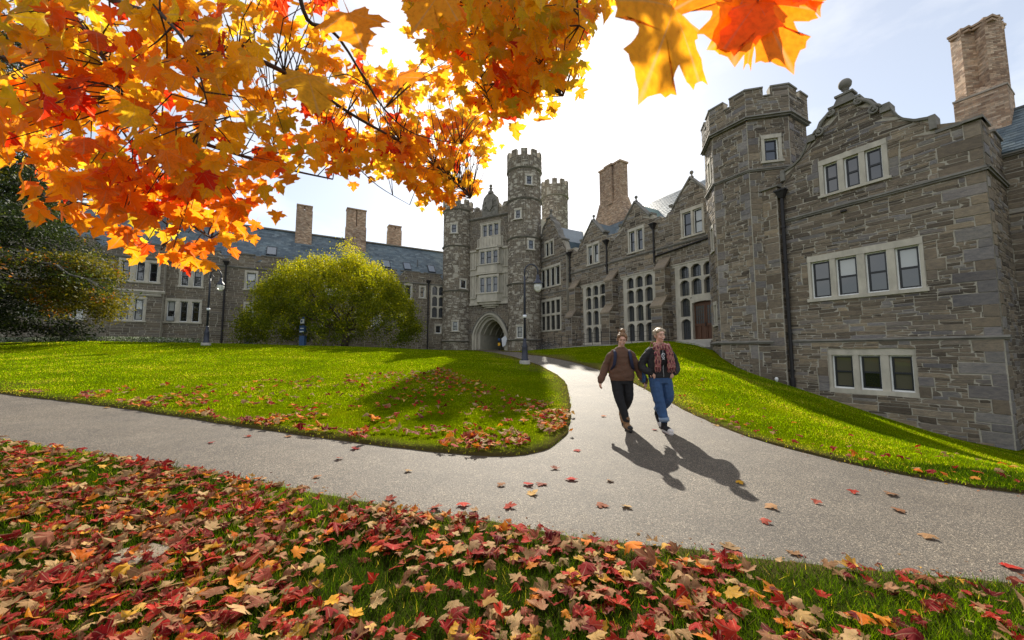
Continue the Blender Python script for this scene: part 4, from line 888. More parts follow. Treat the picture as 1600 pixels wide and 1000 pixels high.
# ================================================================== long wing across the lawn
wing = empty('dormitory_wing', FW(-20, Z(*FW(-20, 0).xy), 0)); tag(wing, 'long two-storey grey stone wing with blue slate roof and brick chimneys', 'building')
hw_ = []
def W(cells, **k): hw_.append(window(wing, FW, cells, **k))
W(row([(-21.85, -21.0)], 7.88, 9.62), jamb=.16, blind=.8, seed=51, hood=False); W(row([(-19.35, -18.78), (-18.65, -18.08)], 7.88, 9.62), jamb=.16, blind=.9, seed=52, hood=False)
W(row([(-5.35, -4.6)], 8.05, 9.75), jamb=.16, blind=.3, seed=53, hood=False); W(row([(-3.4, -2.9)], 8.3, 9.6), jamb=.2, blind=0, seed=54, hood=False)
W([(a, b2, z0_, z1_) for a, b2 in ((-1.85, -1.15), (-.95, -.25)) for z0_, z1_ in ((8.75, 9.9), (7.3, 8.55), (5.8, 7.15))], jamb=.2, sash=False, arch=.25, lattice=(3, 4), glass='glass_lead', seed=55, hood=False)
W(row([(-1.3, -.6)], 3.78, 4.75), jamb=.16, seed=56, hood=False); W(row([(-21.8, -20.95)], 4.28, 6.28), jamb=.16, blind=.9, seed=57, hood=False, over=.3)
W(row([(-31.95, -31.4)], 7.4, 9.4), jamb=.14, seed=58, hood=False); W(row([(-27.1, -26.5), (-26.15, -25.5)], 7.75, 9.7), jamb=.14, seed=59, hood=False)
W(row([(-27.95, -27.35), (-27.0, -26.42), (-26.1, -25.5)], 4.24, 6.24), jamb=.16, blind=.9, seed=60, hood=False, over=.3)
W(row([(-37.3, -36.5)], 4.15, 6.18), jamb=.16, blind=.5, seed=61, hood=False); W(row([(-40.4, -39.6)], 7.8, 9.6), jamb=.16, blind=.5, seed=62, hood=False); W(row([(-35.2, -34.4), (-34.2, -33.5)], 7.8, 9.6), jamb=.16, blind=.5, seed=63, hood=False); W(row([(-34.2, -33.5)], 4.2, 6.2), jamb=.16, blind=.5, seed=64, hood=False)
W(row([(-14.5, -13.7), (-13.5, -12.7)], 7.9, 9.6), jamb=.16, blind=.5, seed=65, hood=False); W(row([(-9.2, -8.4)], 7.9, 9.6), jamb=.16, blind=.5, seed=66, hood=False); W(row([(-14.5, -13.7), (-13.5, -12.7)], 4.2, 6.2), jamb=.16, blind=.5, seed=67, hood=False); W(row([(-9.2, -8.4)], 4.2, 6.2), jamb=.16, blind=.5, seed=68, hood=False)
top_w = lambda u: 11.5 if (u + 21.17) % 2.95 > .5 else 10.8
vent_h = (-21.75, -20.95, 2.0, 2.85)
# oriel bay standing forward
FO = Frame(-8.8, 50.5, 60, .55); ho = [window(wing, FO, row([(-31.2, -30.6), (-30.2, -29.6), (-29.3, -28.7)], 7.85, 9.65), jamb=.2, head=.24, sill=.16, blind=.1, seed=70, hood=False), window(wing, FO, row([(-31.1, -30.45), (-30.15, -29.5)], 4.2, 6.2), jamb=.2, head=.22, sill=.14, blind=.9, seed=71, hood=False, over=.3)]
wb = MB(); bay = (-31.6, -28.2, 1, 10.2)
backing(wb, FW, -44, 1.5, .8, 11.5, hw_ + [vent_h], top_w, .5, .5); backing(wb, FO, -31.6, -28.2, 1, 10.1, ho, None, .6); wb.build('wall', 'mortar', wing)
ws = [(FW, rubble(FW, -44, .8, 1.2, 11.5, hw_ + [vent_h, (-99, 9, 10.0, 10.18), bay], top_w, 121, (.14, .28), (.45, 1.1), .014)), (FO, rubble(FO, -31.6, -28.2, 1.2, 10.05, ho, None, 122, (.14, .28), (.4, 1.0), .014))]
wall_with_stones(wing, ws, 0, bevel=False, mat='stone_soft')
strip(wing, FW, -44, 1.0, 10.0, .18, .16); strip(wing, FO, -31.7, -28.1, 9.95, .2, .14); strip(wing, FO, -31.75, -28.05, 6.75, .3, .22, 'oriel_sill', 'limestone'); strip(wing, FO, -31.5, -28.3, 6.5, .2, .14, 'oriel_sill', 'limestone')
vt = MB(); vt.box(FW, -21.75, -20.95, 2.0, 2.85, -.3, -.2); [vt.box(FW, -21.72, -20.98, 2.08 + k * .12, 2.13 + k * .12, -.2, -.05) for k in range(6)]; vt.build('basement_grille', 'lead_grey', wing)
MB().box(FW, -27.9, -27.4, 4.3, 4.72, -.15, .22).build('air_conditioner', 'bike_grey', wing); MB().box(FW, -30.9, -29.9, 2.2, 2.7, .55, .7).build('stone_tablet', 'limestone', wing)
cpw = MB(); u = -44.0
while u < .8:
    k0 = (math.floor((u + 21.17) / 2.95)) * 2.95 - 21.17; e0 = k0 + .5; e1 = k0 + 2.95
    cpw.box(FW, max(k0, -44), min(e0, .8), 10.78, 10.86, -.5, .06); 
    if e0 < .8: cpw.box(FW, e0, min(e1, .8), 11.5, 11.6, -.52, .08)
    u = e1 + .001
cpw.build('parapet_coping', 'dark_limestone', wing)
for u in (-23.6, -2.4): downpipe(wing, FW, u, 1.7, 10.2, .14, .085)
roof = roof_slab(wing, FW, -46, 1.5, ((-.6, 10.6), (-5, 15.9))); roof_slab(roof, FW, -46, 1.5, ((-9.4, 10.6), (-5, 15.9)), name='rear_slope')
sl = slates(FW, -46, 1.4, ((-.6, 10.62), (-5, 15.9)), 9, .5, .3); mb = MB(); [mb.hexa(q, t) for q, t in sl]; tag(mb.build('slate_courses', 'slate', roof, rel=False), kind='stuff')
MB().box(FW, -46, 1.5, 15.86, 16.02, -5.2, -4.8).build('ridge_capping', 'dark_limestone', wing)
solid(wing, 'rear_walls', [FW(-46, 0, -.6).xy, FW(1.5, 0, -.6).xy, FW(1.5, 0, -9.4).xy, FW(-46, 0, -9.4).xy], 0, 10.5, 'mortar')
for u in (-19.85, -13.9, -7.3, -4.6, -1.3):
    sk = MB(); P = lambda uu, t, h: FW(uu, 10.6 + (t - .6) * 1.2045 + h * .64, -t - h * -.77)
    sk.hexa([P(u - .5, 1.8, .12), P(u + .5, 1.8, .12), P(u + .5, 2.75, .12), P(u - .5, 2.75, .12), P(u - .5, 1.8, -.05), P(u + .5, 1.8, -.05), P(u + .5, 2.75, -.05), P(u - .5, 2.75, -.05)]); so = sk.build('skylight', 'dark_paint', wing)
    sk = MB(); sk.hexa([P(u - .42, 1.88, .14), P(u + .42, 1.88, .14), P(u + .42, 2.67, .14), P(u - .42, 2.67, .14), P(u - .42, 1.88, .11), P(u + .42, 1.88, .11), P(u + .42, 2.67, .11), P(u - .42, 2.67, .11)]); sk.build('pane', 'roof_glass', so, rel=False)
mb = MB(); p = FW(-3.2, 12.8, -2.3); mb.tube([p, p + Vector((0, 0, .9))], .08, 8); mb.build('roof_vent', 'lead_grey', wing)
for u, w_, d_, zt in ((-16.75, 1.75, -4.3, 19.0), (-10.85, 2.4, -4.2, 19.6), (-5.5, 1.8, -6.2, 18.9), (-28.4, 2.0, -4.6, 19.0), (-39, 2.0, -4.6, 19.0)):
    p = FW(u, 0, d_); base, mb = brickwork(wing, p.x, p.y, 60, w_, 1.3, 12.9, zt - 2.2 if w_ > 2.2 else zt - .5, course=.11)
    MB().box(FW, u - w_ / 2 - .06, u + w_ / 2 + .06, 12.8, 13.5 if w_ < 2.2 else 13.4, d_ - .72, d_ + .72).build('lead_flashing', 'lead_grey', base, rel=False)
    zt0 = zt - 2.2 if w_ > 2.2 else zt - .5
    for k in range(2):
        pu = u - w_ / 4 + k * w_ / 2; pp = FW(pu, 0, d_); s_, mm = brickwork(base, pp.x, pp.y, 60, w_ / 2 - .12, 1.15, zt0 - 2.4 if w_ < 2.2 else zt0, zt, 'shaft', course=.11); n_ = len(mm.f); mb.add(mm.v, mm.f); mb.t[-n_:] = mm.t
        MB().box(FW, pu - w_ / 4 + .0, pu + w_ / 4 - .0, zt, zt + .14, d_ - .68, d_ + .68).build('shaft_cap', 'brick', base, rel=False)
    tag(mb.build('brickwork', 'brick', base, rel=False), kind='stuff')
# ================================================================== street furniture
def copy_tree(o, parent=None):
    c = o.copy(); COL.objects.link(c); c.parent = parent
    for ch in list(o.children): copy_tree(ch, c)
    return c
def street_lamp():
    r = empty('street_lamp'); o = (0, 0, 0)
    MB().lathe(o, [(.24, -.3), (.24, .12), (.22, .14)], 16).build('plinth', 'concrete', r, False)
    MB().lathe(o, [(.17, .12), (.17, .2), (.14, .24), (.12, .7), (.135, .75), (.095, .85), (.072, 1.0), (.08, 1.06), (.062, 1.12)], 14).build('base', 'lamp_blue', r, True)
    MB().lathe(o, [(.058, 1.1), (.048, 3.6), (.04, 3.95)], 12).build('pole', 'lamp_blue', r, True)
    MB().lathe(o, [(.085, 2.05), (.085, 2.18)], 10).build('pole_band', 'paper', r, True)
    pts = [(0, 0, 3.9)] + [(.3 - .3 * math.cos(a), 0, 4.15 + .33 * math.sin(a)) for a in np.linspace(0, math.pi, 13)] + [(.6, 0, 3.98)]
    mb = MB(); mb.tube(pts, .032, 8); mb.tube([(.02, 0, 3.75), (.12, 0, 3.85), (.2, 0, 4.05), (.1, 0, 4.2), (.02, 0, 4.12)], .014, 6); mb.build('arm', 'lamp_blue', r, True)
    MB().lathe((.6, 0, 3.45), [(.04, .55), (.07, .5), (.08, .36), (.11, .3), (.2, .17), (.22, .12), (.2, .12), (.1, .25)], 16).build('lamp_shade', 'lamp_blue', r, True)
    MB().lathe((.6, 0, 3.2), [(.02, .0), (.1, .04), (.165, .13), (.185, .24), (.18, .37)], 16).build('globe', 'globe', r, True)
    return r
l1 = street_lamp(); l1.location = (.57, 17.2, LZ(.57, 17.2)); l1.rotation_euler.z = R(-8); tag(l1, 'dark blue gooseneck street lamp on a concrete foot beside the path to the gate', 'street lamp', 'gooseneck street lamps')
l2 = copy_tree(l1); l2.location = (-17.9, 22.5, LZ(-17.9, 22.5)); l2.rotation_euler.z = R(5); tag(l2, 'gooseneck street lamp standing on the lawn before the long slate-roofed wing', 'street lamp', 'gooseneck street lamps')
# emergency phone pillar
x, y = -15.9, 29.2; z = LZ(x, y); ph = empty('emergency_phone', (x, y, z)); tag(ph, 'blue emergency phone pillar with a white light on the lawn before the yellow tree', 'phone pillar')
MB().box(XY, -.2, .2, -.3, .75, -.16, .16).build('lower_case', 'phone_blue', ph, rel=False); MB().lathe((0, 0, 0), [(.1, .7), (.1, 2.0)], 10).build('pole', 'dark_paint', ph, rel=False)
MB().box(XY, -.19, .19, .98, 1.52, -.2, .1).build('call_box', 'phone_blue', ph, rel=False); MB().box(XY, -.11, .14, 1.28, 1.34, -.215, -.2).build('white_stripe', 'paper', ph, rel=False); MB().box(XY, -.15, .15, 1.02, 1.1, -.215, -.2).build('lower_plate', 'paper', ph, rel=False)
MB().box(XY, -.13, .15, 1.68, 2.02, -.2, -.17).build('white_plate', 'paper', ph, rel=False); MB().box(XY, -.08, .02, 1.78, 1.92, -.215, -.2).build('plate_symbol', 'phone_blue', ph, rel=False); MB().lathe((0, 0, 2.0), [(.11, 0), (.12, .1), (.06, .2)], 10).build('light', 'phone_blue', ph, True, rel=False)
# railing along the hall walk
rl = empty('iron_railing', FH(10, Z(*FH(10, 0, 2.4).xy), 2.4)); tag(rl, 'thin black iron railing along the walk before the tall hall windows', 'railing')
def wz(u): return Z(*FH(u, 0, 2.55).xy) + .12
us = np.arange(1.2, 20.5, 1.15)
for u in us:
    mb = MB(); mb.tube([FH(u, wz(u), 2.4), FH(u, wz(u) + 1.12, 2.4)], .024, 6); mb.lathe(FH(u, wz(u) + 1.1, 2.4), [(.03, 0), (.04, .04), (.01, .09)], 6); mb.build('post', 'iron', rl)
for h in (.3, .68, 1.05):
    mb = MB(); mb.tube([FH(u, wz(u) + h, 2.4) for u in us], .017, 5); mb.build('rail', 'iron', rl)
mb = MB()
for k, (w_, h) in enumerate(((2.9, .16), (2.5, .32))): mb.box(FH, -.1 - w_ / 2, -.1 + w_ / 2, wz(0) - .4, wz(0) + h, -.2, 1.7 - k * .4)
tag(mb.build('door_steps', 'concrete'), 'two pale stone steps below the oak double door', 'steps')
# bicycles
def bicycle():
    r = empty('bicycle'); wr = .34
    for k, x in enumerate((-.52, .52)):
        mb = MB(); mb.tube([(x + wr * math.cos(a), 0, wr + wr * math.sin(a)) for a in np.linspace(0, 2 * math.pi, 25)], .022, 6, False); w = mb.build('wheel', 'rubber', r, True, rel=False)
        mb = MB(); mb.tube([(x + (wr - .03) * math.cos(a), 0, wr + (wr - .03) * math.sin(a)) for a in np.linspace(0, 2 * math.pi, 21)], .01, 5, False)
        for a in np.linspace(0, math.pi, 7)[:-1]: mb.tube([(x + wr * math.cos(a), 0, wr + wr * math.sin(a)), (x - wr * math.cos(a), 0, wr - wr * math.sin(a))], .004, 4)
        mb.build('rim', 'bike_grey', w, rel=False)
    bb, st, hd = (-.05, 0, .3), (-.2, 0, .78), (.36, 0, .8); mb = MB()
    for a, c in ((bb, st), (st, hd), (bb, (.39, 0, .7)), ((-.52, 0, .34), bb), ((-.52, 0, .34), st), (hd, (.52, 0, .34)), (st, (-.23, 0, .9)), (hd, (.33, 0, .98))): mb.tube([a, c], .017, 6)
    mb.build('frame', 'bike_black', r, rel=False)
    mb = MB(); mb.hexa([(-.36, -.07, .9), (-.36, .07, .9), (-.1, .025, .92), (-.1, -.025, .92), (-.36, -.07, .96), (-.36, .07, .96), (-.1, .025, .95), (-.1, -.025, .95)]); mb.build('saddle', 'rubber', r, rel=False)
    mb = MB(); mb.tube([(.28, -.28, .99), (.36, -.1, 1.0), (.36, .1, 1.0), (.28, .28, .99)], .014, 6); mb.build('handlebar', 'bike_grey', r, rel=False)
    mb = MB(); mb.tube([(-.05, -.06, .3), (.06, -.1, .2)], .012, 5); mb.tube([(-.05, .06, .3), (-.16, .1, .4)], .012, 5); mb.lathe((-.05, 0, .3), [(.09, -.01), (.09, .01)], 10); mb.build('crank', 'bike_grey', r, rel=False)
    return r
bk0 = bicycle()
for k, (u, d, rz, lab) in enumerate(((20.6, 1.15, 20, 'dark bicycle in the rack nearest the dark downpipe and the gate'), (19.5, 1.3, 160, 'dark bicycle second from the gate in the rack by the hall'), (18.3, 1.2, 35, 'dark bicycle third from the gate in the rack by the hall'), (17.1, 1.3, -15, 'dark bicycle parked nearest the stepped buttress, clear of the rack'))):
    b_ = bk0 if k == 0 else copy_tree(bk0); p = FH(u, wz(u), d); b_.location = p; b_.rotation_euler = (R(4 if k % 2 else -5), 0, R(rz)); tag(b_, lab, 'bicycle', 'bicycles parked beside the hall')
# ================================================================== trees
def quads(pos, size, rng, up_bias=0., aspect=.6, tints=None, droop=None):
    """many leaf-sized faces at once: pos (n,3), size (n,) -> verts, faces"""
    n = len(pos); d = rng.normal(size=(n, 3)); d[:, 2] += up_bias
    if droop is not None: d = d + droop
    d /= np.linalg.norm(d, axis=1)[:, None]; r = rng.normal(size=(n, 3)); b_ = np.cross(d, r); b_ /= np.linalg.norm(b_, axis=1)[:, None]
    s = size[:, None]; v = np.stack([pos - d * s * .5, pos + b_ * s * aspect * .5, pos + d * s * .5, pos - b_ * s * aspect * .5], 1)
    return v.reshape(-1, 3), np.arange(4 * n).reshape(n, 4)
def mesh_np(name, v, f, mat, parent=None, tint=None, rel=True):
    me = bpy.data.meshes.new(name); k = f.shape[1]; me.vertices.add(len(v)); me.vertices.foreach_set('co', np.ascontiguousarray(v, np.float32).ravel())
    me.loops.add(f.size); me.loops.foreach_set('vertex_index', f.ravel().astype(np.int32)); me.polygons.add(len(f)); me.polygons.foreach_set('loop_start', np.arange(0, f.size, k, dtype=np.int32))
    me.materials.append(MAT[mat]); me.update(calc_edges=True); me.validate()
    if tint is not None:
        at = me.color_attributes.new('tint', 'FLOAT_COLOR', 'CORNER'); c = np.ones((f.size, 4), np.float32); c[:, :3] = np.repeat(tint, k, axis=0); at.data.foreach_set('color', c.ravel())
    return link(name, me, parent, rel)
def limb(mb, p, q, r0, r1, rnd, n=6, sag=.1, wig=.06):
    p, q = Vector(p), Vector(q); L = (q - p).length; pts = []
    for i in range(n + 1):
        t = i / n; w = Vector((rnd.uniform(-1, 1), rnd.uniform(-1, 1), rnd.uniform(-1, 1))) * L * wig * (0 < i < n)
        pts.append(p.lerp(q, t) + w + Vector((0, 0, -sag * L * math.sin(math.pi * t))))
    mb.tube(pts, [r0 + (r1 - r0) * i / n for i in range(n + 1)], 7); return pts
# --- broad golden tree before the long wing
tx, ty = -14.8, 34.0; tz = LZ(tx, ty); yt = empty('golden_tree', (tx, ty, tz)); tag(yt, 'broad dome-shaped tree turning golden yellow before the long stone wing', 'tree')
rnd = random.Random(21); rg = np.random.default_rng(21); mb = MB(); mb.tube([(tx, ty, tz - .3), (tx + .05, ty, tz + .8), (tx, ty, tz + 1.9)], [.36, .28, .24], 9); trunk = mb.build('trunk', 'bark', yt, True)
def dome(x, y):
    a = (x + .6) / (7.6 if x < 0 else 6.9); r2 = a * a + (y / 6.4) ** 2
    return r2
cl = []; tries = 0
while len(cl) < 700 and tries < 20000:
    tries += 1; x, y = rnd.uniform(-9, 8), rnd.uniform(-6.4, 6.4); r2 = dome(x, y)
    if r2 > 1: continue
    top = 1.2 + 6.3 * (1 - r2) ** .5 * (1 + .34 * noise.noise(Vector((x * .6, y * .6, 3))) + .2 * noise.noise(Vector((x * 1.3, y * 1.3, 5)))); bot = .3 + .8 * (1 - r2) + .6 * noise.noise(Vector((x * .6, y * .6, 9)))
    if top < bot: continue
    z = top - abs(rnd.gauss(0, .8)) if rnd.random() < .66 else rnd.uniform(bot, top)
    if z < bot: continue
    cl.append((x, y, z, r2, top))
cl = np.array(cl); lb = MB()
for k in range(16):
    a = 2 * math.pi * k / 16 + rnd.uniform(-.2, .2); rr = rnd.uniform(.45, .8); e = (tx - .5 + 7.2 * rr * math.cos(a), ty + 5.8 * rr * math.sin(a), tz + rnd.uniform(2.2, 5.5)); pts = limb(lb, (tx, ty, tz + rnd.uniform(1.0, 1.9)), e, .13, .035, rnd, 6, -.05)
    for j in range(4): p = pts[rnd.randint(2, 6)]; limb(lb, p, p + Vector((rnd.uniform(-1.6, 1.6), rnd.uniform(-1.6, 1.6), rnd.uniform(.4, 2.4))), .035, .01, rnd, 4, 0)
lb.build('limbs', 'bark', yt, True)
P = []; T = []
for x, y, z, r2, top in cl:
    n = 150; s = rnd.uniform(.3, .8); q = rg.normal(size=(n, 3)) * (s * .62, s * .62, s * .5); P.append(q + (tx + x, ty + y, tz + z)); t0 = .1 + .62 * z / 8.5 + rnd.uniform(-.2, .2); T.append(np.stack([np.clip(t0 + rg.normal(0, .16, n), 0, 1), rg.random(n), rg.random(n)], 1))  # tint yellows with height: sunlit top and shaded underside put into the colour
# upright shoots along the top
for k in range(330):
    i = rnd.randrange(len(cl)); x, y, z, r2, top = cl[i]; h = rnd.uniform(.5, 1.1); n = 12; t = rg.random((n, 1)); q = np.array([tx + x, ty + y, tz + top - .3]) + t * np.array([rnd.uniform(-.3, .3), rnd.uniform(-.3, .3), h]) + rg.normal(size=(n, 3)) * .07; P.append(q); T.append(np.stack([np.clip(.75 + rg.normal(0, .15, n), 0, 1), rg.random(n), rg.random(n)], 1))
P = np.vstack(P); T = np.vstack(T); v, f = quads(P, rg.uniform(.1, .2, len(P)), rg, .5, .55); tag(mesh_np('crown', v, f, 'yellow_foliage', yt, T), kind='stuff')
# --- dark tree at the edge of the lawn, its trunk just outside the view
dx, dy = -29.5, 20.5; dz_ = LZ(dx, dy); dt = empty('dark_evergreen', (dx, dy, dz_)); tag(dt, 'tall dark evergreen with drooping boughs and bare lower branches beside the long wing', 'tree')
mb = MB(); mb.tube([(dx, dy, dz_ - .4), (dx + .1, dy, dz_ + 6), (dx, dy, dz_ + 13), (dx + .1, dy, dz_ + 19)], [.55, .45, .3, .08], 10); mb.build('trunk', 'bark', dt, True)
lb = MB(); P = []; T = []
def bough(h, az, L, rise, dens, bright, start=.25, fin=1.):
    while L > 2 and dx + L * math.cos(az) > -(1.06 + .035 * max(0, h - 5)) * (dy + L * math.sin(az)): L *= .95
    e = Vector((dx + L * math.cos(az), dy + L * math.sin(az), dz_ + h + rise)); pts = limb(lb, (dx, dy, dz_ + h), e, .11, .02, rnd, 8, -.08, .02)
    for j in range(int(L * 5)):
        t = rnd.uniform(start, fin); i = min(int(t * 8), 7); c = pts[i].lerp(pts[i + 1], t * 8 - i); sp = .35 + .5 * (1 - t); c = c + Vector((rnd.gauss(0, sp), rnd.gauss(0, sp * 1.2), rnd.gauss(-.15, .28))); limb(lb, pts[i], c, .018, .006, rnd, 2, 0)
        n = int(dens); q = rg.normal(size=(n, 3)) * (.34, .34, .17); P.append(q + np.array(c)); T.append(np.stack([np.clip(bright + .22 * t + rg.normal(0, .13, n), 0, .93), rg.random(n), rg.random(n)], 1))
        if rnd.random() < .05: T[-1][:, 0] = np.clip(T[-1][:, 0] + .45, 0, 1)
for k in range(46):
    h = 3.2 + 15.5 * (k / 45); L = (10.2 if h < 6.5 else 8.8) * (1 - max(0, h - 4) / 19) * rnd.uniform(.75, 1.05); bough(h, rnd.uniform(-1.25, 1.6), L, rnd.uniform(-1.8, .2) * L * .12, 75 if h > 6 else 42, .12 + .12 * rnd.random() + (.18 if h < 5.5 else 0), .1)  # low boughs tinted lighter, sunlight put into the foliage colour
for k in range(14): h = rnd.uniform(.7, 3.4); bough(h, rnd.uniform(-.9, 1.5), rnd.uniform(3., 5.5), rnd.uniform(-.8, .3), 38, .12, .2)
for (h, az, L, rise) in ((3.4, .35, 10.6, -.3), (4.2, .2, 10.2, .2), (4.6, .55, 10.0, -.6), (3.0, .1, 9.6, -.4), (5.4, .4, 9.8, -.8), (2.6, .3, 9.0, -.5)): bough(h, az, L, rise, 80, .7, .5, 1.04)  # boughs towards the lawn: sunlight painted in as a paler olive tint
tag(lb.build('limbs', 'grey_bark', dt, True), kind='stuff')
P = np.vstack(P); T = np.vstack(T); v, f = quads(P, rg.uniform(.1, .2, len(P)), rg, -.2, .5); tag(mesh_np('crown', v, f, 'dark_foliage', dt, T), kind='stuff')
# pale ground cover under it
n = 16000; q = np.stack([rg.uniform(-34, -20, n), rg.uniform(24, 27.5, n)], 1); q = q[(q[:, 0] < -22.5 + rg.normal(0, .6, n))]; z = ZN(q) + .03 + rg.uniform(0, .3, len(q)); v, f = quads(np.column_stack([q, z]), rg.uniform(.07, .14, len(q)), rg, .6, .7)
gc = mesh_np('ground_cover', v, f, 'ground_cover', None, np.stack([rg.random(len(q)), rg.random(len(q)), rg.random(len(q))], 1)); tag(gc, 'low pale variegated ground cover edging the lawn under the dark evergreen', 'ground cover', kind='stuff')
# ================================================================== maple leaves
HALF = [(0, 0), (.13, -.05), (.36, -.09), (.37, .01), (.35, .1), (.5, .16), (.69, .33), (.56, .36), (.53, .48), (.42, .46), (.25, .43), (.26, .56), (.35, .67), (.23, .72), (.13, .84), (0, 1.03)]
def leaf_shape(seed, curl, fine=True, stem=True, fold=.25):
    """one maple leaf: base at the origin, tip towards +Y, about 1 long"""
    rr = random.Random(seed); j = lambda s: rr.uniform(-s, s); out = HALF + [(-x, y) for x, y in HALF[-2:0:-1]]; out = [(x * (1 + j(.08)) + j(.02), y * (1 + j(.05)) + j(.02)) for x, y in out]; c = (0, .27); k1, k2, k3, ph = j(1), j(1), j(1), rr.uniform(0, 6.28)
    if fine == 2: out = [q for a, b2 in zip(out, out[1:] + out[:1]) for q in (a, ((a[0] + b2[0]) / 2 * .955 + c[0] * .045, (a[1] + b2[1]) / 2 * .955 + c[1] * .045))]
    def zz(x, y): return curl * (-(x * x) * (.9 + k1 * .6) - (y - .25) ** 2 * (.6 + k2 * .5) + .12 * math.sin(5 * x + ph) * (1 + k3) + .1 * math.sin(6 * y + ph * 2)) + fold * abs(x) * (.6 + .4 * k3)
    n = len(out); vs = [(*c, zz(*c))]; fs = []
    if fine:
        for s in (.55, 1): vs += [(c[0] + (x - c[0]) * s, c[1] + (y - c[1]) * s, zz(c[0] + (x - c[0]) * s, c[1] + (y - c[1]) * s)) for x, y in out]
        fs = [(0, 1 + i, 1 + (i + 1) % n) for i in range(n)]
        for i in range(n): a, b2, d, e = 1 + i, 1 + (i + 1) % n, 1 + n + (i + 1) % n, 1 + n + i; fs += [(a, e, d), (a, d, b2)]
    else:
        vs += [(x, y, zz(x, y)) for x, y in out]; fs = [(0, 1 + i, 1 + (i + 1) % n) for i in range(n)]
    if stem:
        b0 = len(vs); h = rr.uniform(.35, .7); zb = zz(0, 0); vs += [(-.012, .02, zb), (.012, .02, zb), (j(.12), -h, zb - j(.1)), (0, .02, zb + .018)]; fs += [(b0, b0 + 1, b0 + 2), (b0 + 3, b0, b0 + 2)]
    return np.array(vs), np.array(fs)
def leaf_mesh(name, sh, mat, tint):
    v, f = sh; me = bpy.data.meshes.new(name); me.from_pydata(v.tolist(), [], f.tolist()); me.materials.append(MAT[mat]); me.polygons.foreach_set('use_smooth', np.ones(len(f), bool))
    at = me.color_attributes.new('tint', 'FLOAT_COLOR', 'CORNER'); c = np.ones((len(f) * 3, 4), np.float32); c[:, :3] = tint; at.data.foreach_set('color', c.ravel())
    uv = me.uv_layers.new(name='leaf'); uv.data.foreach_set('uv', v[f.ravel()][:, :2].astype(np.float32).ravel()); me.update(); return me
def bake(name, items, mat, parent=None, rel=True):
    """items: (shape, 3x3 matrix scaled, location, tint) -> one mesh"""
    V = []; Fc = []; Tn = []; U = []; b0 = 0
    for (v, f), M, loc, t in items: V.append(v @ M.T + loc); Fc.append(f + b0); b0 += len(v); Tn.append(np.tile(t, (len(f), 1))); U.append(v[f.ravel()][:, :2])
    V, Fc, Tn, U = np.vstack(V), np.vstack(Fc), np.vstack(Tn), np.vstack(U); o = mesh_np(name, V, Fc, mat, parent, Tn, rel); uv = o.data.uv_layers.new(name='leaf'); uv.data.foreach_set('uv', U.astype(np.float32).ravel()); return o
def basis(tip, nrm):
    y = Vector(tip).normalized(); z = Vector(nrm); z = (z - y * z.dot(y)).normalized(); x = y.cross(z); return np.array([[x.x, y.x, z.x], [x.y, y.y, z.y], [x.z, y.z, z.z]])
PITCH = R(4.8); PXF = 600.
def at(px, py, depth):
    """a point out along the view, `depth` metres ahead"""
    cx_, cy_ = (px - 800) / PXF, -(py - 500) / PXF; r = Vector((cx_, math.cos(PITCH) - cy_ * math.sin(PITCH), math.sin(PITCH) + cy_ * math.cos(PITCH))); return EYE + r * (depth / r.y)
mp = empty('maple_tree', (-3.6, -2.2, LZ(-3.6, -2.2))); tag(mp, 'maple with orange and golden autumn leaves hanging from branches overhead', 'tree')
BR = [  # limbs that come into view: (x, y, metres ahead)
    ([(-260, 40, 1.9), (-120, 70, 1.9), (0, 117, 1.9), (110, 160, 2.0), (230, 195, 2.1), (330, 228, 2.3), (440, 262, 2.7), (520, 280, 3.0)], .019),
    ([(60, -120, 1.6), (170, -5, 1.75), (250, 28, 1.8), (330, 68, 1.95), (400, 92, 2.1), (475, 130, 2.4), (560, 185, 2.8), (640, 230, 3.3), (700, 275, 3.7), (735, 310, 4.0)], .017),
    ([(20, -100, 1.6), (90, -5, 1.65), (150, 70, 1.7), (195, 150, 1.8), (240, 195, 1.9), (290, 250, 2.1)], .009), ([(250, 20, 1.5), (285, 60, 1.5), (310, 110, 1.55), (330, 190, 1.6)], .006),
    ([(-150, 60, 2.1), (0, 88, 2.1), (60, 112, 2.1), (130, 148, 2.1), (180, 190, 2.2), (215, 240, 2.3), (262, 300, 2.4), (290, 345, 2.45), (330, 372, 2.5)], .008), ([(255, 295, 2.4), (262, 340, 2.4), (252, 390, 2.45)], .004), ([(210, 285, 2.2), (150, 305, 2.2), (90, 310, 2.25)], .004),
    ([(700, -140, 1.9), (735, -5, 1.95), (745, 40, 2.0), (752, 120, 2.1), (770, 170, 2.3)], .007), ([(735, 10, 1.95), (770, 45, 2.0), (810, 62, 2.05), (850, 110, 2.2), (880, 150, 2.4)], .006), ([(460, -60, 1.5), (480, 30, 1.6), (530, 60, 1.8), (600, 170, 2.6), (650, 210, 3.0), (720, 225, 3.3)], .008),
    ([(430, 238, 3.0), (470, 240, 3.0), (530, 240, 3.1), (590, 290, 3.3), (640, 320, 3.6)], .006), ([(1060, -160, .8), (1045, -30, .78), (1048, 18, .76)], .0035), ([(1200, -160, .8), (1190, -30, .8), (1182, 8, .8)], .0035), ([(880, -80, 1.6), (900, -10, 1.7), (905, 40, 1.75)], .005)]
lb = MB(); tipsrc = []
rnd = random.Random(77); rg = np.random.default_rng(77)
